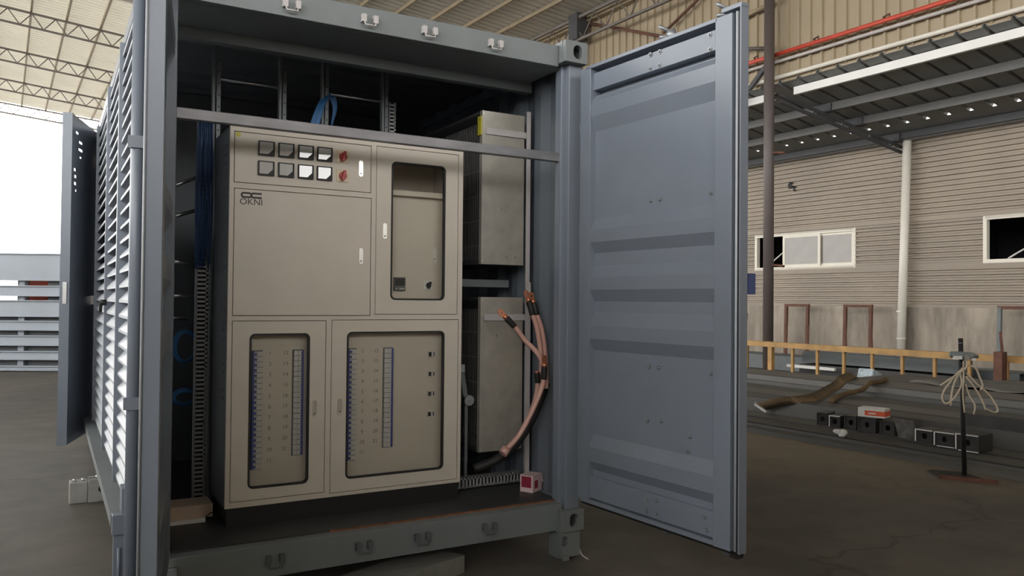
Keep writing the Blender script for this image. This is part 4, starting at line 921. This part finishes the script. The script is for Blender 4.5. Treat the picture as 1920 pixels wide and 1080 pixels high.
cut_tube(6.45, 0.62, 0.20, 0.15, 0.26, 0.1, ZT, 'tube offcut with white bottom edge behind the hose stand pole', 2)
cut_tube(6.42, 0.36, 0.22, 0.17, 0.30, 0.05, ZT, 'tube offcut with white frame marks right of the hose stand pole', 2)
T = B @ Matrix.Translation((6.50, 1.10, ZT)) @ Matrix.Rotation(math.radians(-22), 4, 'Y')
tag(MB(T).box(-0.01, 0.01, -0.11, 0.10, 0.0, 0.215).build('steel_plate', mat('scuffed_grey_plate', (0.16, 0.155, 0.145), 0.6, var=0.35, scale=12), bevel=0.002), 'square scuffed grey plate leaning among the cut tubes', 'plate')
beamx(6.85, 7.2, -2.5, 0.7, 0.27, 0.40, 'short dark box piece lying behind the hose stand pole', m='tube')
t = thing('paint_carton', 'orange and white carton on top of the cut tubes', 'box', bp(6.6, 1.55, 0.27), BE)
T = B @ Matrix.Translation((6.58, 1.55, 0.268)) @ Matrix.Rotation(0.25, 4, 'Z')
MB(T).box(-0.08, 0.10, -0.145, 0.145, 0, 0.10).build('carton_body', M['white'], t)
MB(T).box(-0.0815, -0.08, -0.145, 0.07, 0.018, 0.072).box(-0.08, 0.10, -0.1465, -0.145, 0.018, 0.072).build('print_band', M['orange'], t, label='orange printed band')
mb = MB(T); mb.box(-0.0825, -0.0815, -0.05, 0.03, 0.036, 0.05); mb.build('print_line', M['white'], t)
mb = MB(B)
for k in range(14): mb.ball((6.02 + rnd.uniform(-.03, .03), 1.57 + rnd.uniform(-.07, .07), 0.10 + rnd.random() * 0.04), 0.025 + rnd.random() * 0.02, 6, 4, sc=(1, 1, 0.7))
tag(mb.build('white_rag', M['white']), 'crumpled white rag on the near channel below the cut tubes', 'rag')
# canvas strap
path = smooth([bp(6.74, 3.27, 0.16), bp(6.76, 2.97, 0.26), bp(6.94, 2.66, 0.33), bp(7.4, 2.86, 0.325), bp(7.86, 3.09, 0.325), bp(8.40, 3.30, 0.37), bp(8.65, 3.38, 0.44), bp(9.19, 3.59, 0.45), bp(9.6, 3.85, 0.40)], 8)
mb = MB(); n = len(path)
side = [Vector((-0.25, 0.9, 0.5)).normalized()] * n
vs = [p - side[i] * 0.07 for i, p in enumerate(path)] + [p + side[i] * 0.07 for i, p in enumerate(path)]
vs += [v + Vector((0.0, 0.006, 0.012)) for v in vs]
fs = []
for i in range(n - 1): fs += [(i, i + 1, n + i + 1, n + i), (2 * n + i, 3 * n + i, 3 * n + i + 1, 2 * n + i + 1), (i, 2 * n + i, 2 * n + i + 1, i + 1), (n + i, n + i + 1, 3 * n + i + 1, 3 * n + i)]
mb.add(vs, fs, True); t = thing('canvas_strap', 'twisted brown canvas strap lying across the steel stack', 'strap', path[0])
mb.build('strap_band', M['strap'], t)
MB().obox(path[0] - side[0] * 0.09 - Vector((0.03, 0, 0.02)), (0.05, 0.02, 0.01), side[0] * 0.18, (0, 0, 0.03)).build('white_end', M['white'], t)
path = smooth([bp(7.18, 2.52, 0.315), bp(7.9, 2.84, 0.315), bp(8.4, 2.92, 0.34), bp(8.62, 2.94, 0.42), bp(8.8, 2.96, 0.425), bp(9.33, 3.14, 0.425)], 8)
tag(MB().tube(path, 0.035, 8).build('canvas_strap', M['strap']), 'brown canvas strap end trailing towards the ochre rail', 'strap')
# tarpaulin over the sheets at the right
mb = MB(B); nx, ny = 10, 24; vs = []; fs = []
for i in range(nx + 1):
    for j in range(ny + 1):
        x = 9.7 + 1.6 * i / nx; y = 0.3 + 2.7 * j / ny
        vs.append((x, y, 0.385 + 0.016 * math.sin(j * 0.9 + i * 0.5) + 0.03 * (1 if j > 20 else 0) * math.sin(i)))
for i in range(nx):
    for j in range(ny): fs.append((i * (ny + 1) + j, (i + 1) * (ny + 1) + j, (i + 1) * (ny + 1) + j + 1, i * (ny + 1) + j + 1))
mb.add(vs, fs, True); o_ = mb.build('tarpaulin', M['tarp']); sm = o_.modifiers.new('thick', 'SOLIDIFY'); sm.thickness = 0.01
tag(o_, 'crumpled grey tarpaulin spread over the sheets beyond the hose stand', 'tarpaulin')
tag(MB(B).box(10.6, 11.3, 4.3, 5.2, 0.0, 0.06).build('rusty_plate', M['rust']), 'rusty red plate on the floor beside the ochre rail', 'plate')
tag(MB(B).box(11.2, 11.5, 4.6, 4.9, 0.06, 0.36, Matrix.Rotation(0.35, 3, 'Y')).build('blue_sack', mat('pale_blue_sack', (0.40, 0.48, 0.52), 0.6, var=0.4, scale=14), bevel=0.03), 'pale blue sack leaning behind a rail post', 'sack')

# frames leaning at the concrete wall
def lean_frame(y0, y1, label, m1, m2, group=None):
    t = thing('steel_trestle', label, 'trestle', bp(15.6, (y0 + y1) / 2, 0), BE)
    for y, m in ((y0, m1), (y1, m2)): MB(B).bar((15.55, y, 0), (15.60, y, 1.5), 0.07, 0.07).build('leg', M[m], t)
    MB(B).box(15.565, 15.635, y0 - 0.04, y1 + 0.04, 1.46, 1.53).build('top_bar', M['rust'], t)
    for y in (y0, y1): MB(B).bar((15.57, y - 0.02, 1.0), (15.30, y - 0.25, 0.0), 0.045).build('stay', M['rust'], t)
lean_frame(9.26, 9.92, 'brown steel trestle against the concrete wall, nearer to the column', 'rust', 'rust')
lean_frame(7.50, 8.18, 'brown steel trestle against the concrete wall, beside the white downpipe', 'rust', 'rust')
lean_frame(3.2, 4.60, 'steel trestle with a blue leg at the right edge, against the concrete wall', 'rust', 'beam_blue')
tag(MB(B).bar((15.7, 11.5, 0), (15.95, 11.55, 1.25), 0.05).build('leaning_bar', M['rust']), 'short brown bar leaning on the concrete wall left of the column', 'bar')
tag(MB(B).box(11.62, 11.78, 2.62, 2.76, 0, 0.80).build('stub_post', M['rust'], bevel=0.01), 'thick rusty stub post standing behind the rail at the right', 'post')

# hose stand
SX, SY = 5.56, 0.243
t = thing('hose_stand', 'dark pole stand on an angle-iron foot at the lower right', 'stand', (SX, SY, 0))
MB().tube([(SX, SY, 0.01), (SX - 0.06, SY, 1.24)], 0.020, 10).build('pole', M['rubber'], t)
MB().box(SX - 0.078, SX - 0.042, SY - 0.018, SY + 0.018, 1.195, 1.202).build('pole_cap', M['zinc'], t)
pa, pb, pc = Vector((5.244, 0.287, 0)), Vector((5.50, -0.09, 0)), Vector((5.70, 0.505, 0)); e_ = (pb - pa).normalized(); q_ = Vector((-e_.y, e_.x, 0))
MB().obox(pa, pb - pa, q_ * 0.012, Z(0.035)).obox(pa + q_ * 0.012, pb - pa, q_ * 0.05, Z(0.006)).build('front_angle', M['rust'], t)
MB().plate((0, 0, 0.002), (1, 0, 0), (0, 1, 0), (0, 0, 1), [(pa.x + .02, pa.y + .02), (pb.x, pb.y + .03), (5.66, 0.30), (5.52, 0.53), (5.40, 0.50)], 0.012).build('foot_plate', M['rubber'], t)
# grinder hung on the stand
t = thing('hand_grinder', 'grey and white hand grinder hooked on top of the pole stand', 'power tool', (SX - 0.055, SY - 0.03, 1.08))
T = Matrix.Translation((SX - 0.072, SY - 0.036, 1.08)) @ Matrix.Rotation(math.radians(-30), 4, 'Z') @ Matrix.Scale(1.1, 4)
MB(T).tube([(-0.115, 0, 0.015), (-0.105, 0, 0.015), (-0.04, 0, 0.012), (0.06, 0, 0.006), (0.115, 0, 0.0)], [0.012, 0.026, 0.030, 0.030, 0.014], 12).build('motor_body', M['steel_paint'], t)
MB(T).box(-0.10, -0.03, -0.033, -0.02, -0.022, 0.006).box(0.045, 0.08, -0.033, -0.02, -0.03, -0.012).build('side_label', M['white'], t)
MB(T).tube([(0.0, -0.03, -0.008), (0.0, -0.05, -0.008)], 0.02, 10).bar((0.0, -0.042, -0.005), (0.05, -0.046, 0.012), 0.008).bar((0.0, -0.042, -0.012), (0.05, -0.046, -0.03), 0.008).build('clamp', M['zinc'], t)
# hose loops hanging from it
t = thing('hose_bundle', 'bundle of cream hose loops hanging from the grinder on the stand', 'hose', (SX - 0.05, SY - 0.03, 0.95))
RR = Vector((0.866, -0.5, 0))
def hp(px, py, dy=0.0):   # offsets measured on the stand: metres right of the pole, height
    return Vector((SX - 0.05, SY - 0.04 + dy, 0)) + RR * (px * 0.95) + Z(0.98 + (py - 1.0) * 1.0)
loops = [[(-0.02, 1.07), (-0.03, 1.0), (-0.10, 0.95), (-0.27, 0.84)], [(-0.04, 1.0), (-0.11, 0.94), (-0.16, 0.88), (-0.22, 0.80), (-0.24, 0.72), (-0.20, 0.68), (-0.12, 0.74), (-0.06, 0.85), (-0.07, 0.95), (-0.05, 1.0)],
         [(-0.03, 0.99), (-0.10, 0.90), (-0.14, 0.78), (-0.15, 0.66)], [(-0.02, 1.06), (-0.02, 0.9), (-0.025, 0.75), (-0.01, 0.60)],
         [(0.02, 1.02), (0.10, 1.0), (0.14, 0.92), (0.17, 0.84), (0.15, 0.80)], [(0.03, 0.95), (0.12, 0.86), (0.24, 0.76), (0.32, 0.64), (0.30, 0.60), (0.22, 0.63)], [(0.03, 0.92), (0.10, 0.84), (0.18, 0.72), (0.22, 0.62)], [(0.04, 0.85), (0.08, 0.74), (0.13, 0.66), (0.12, 0.58)]]
for i, lp in enumerate(loops): MB().tube(smooth([hp(q[0], q[1], 0.01 * i - 0.03) for q in lp], 6), 0.008, 6).build('loop', M['hose'], t)
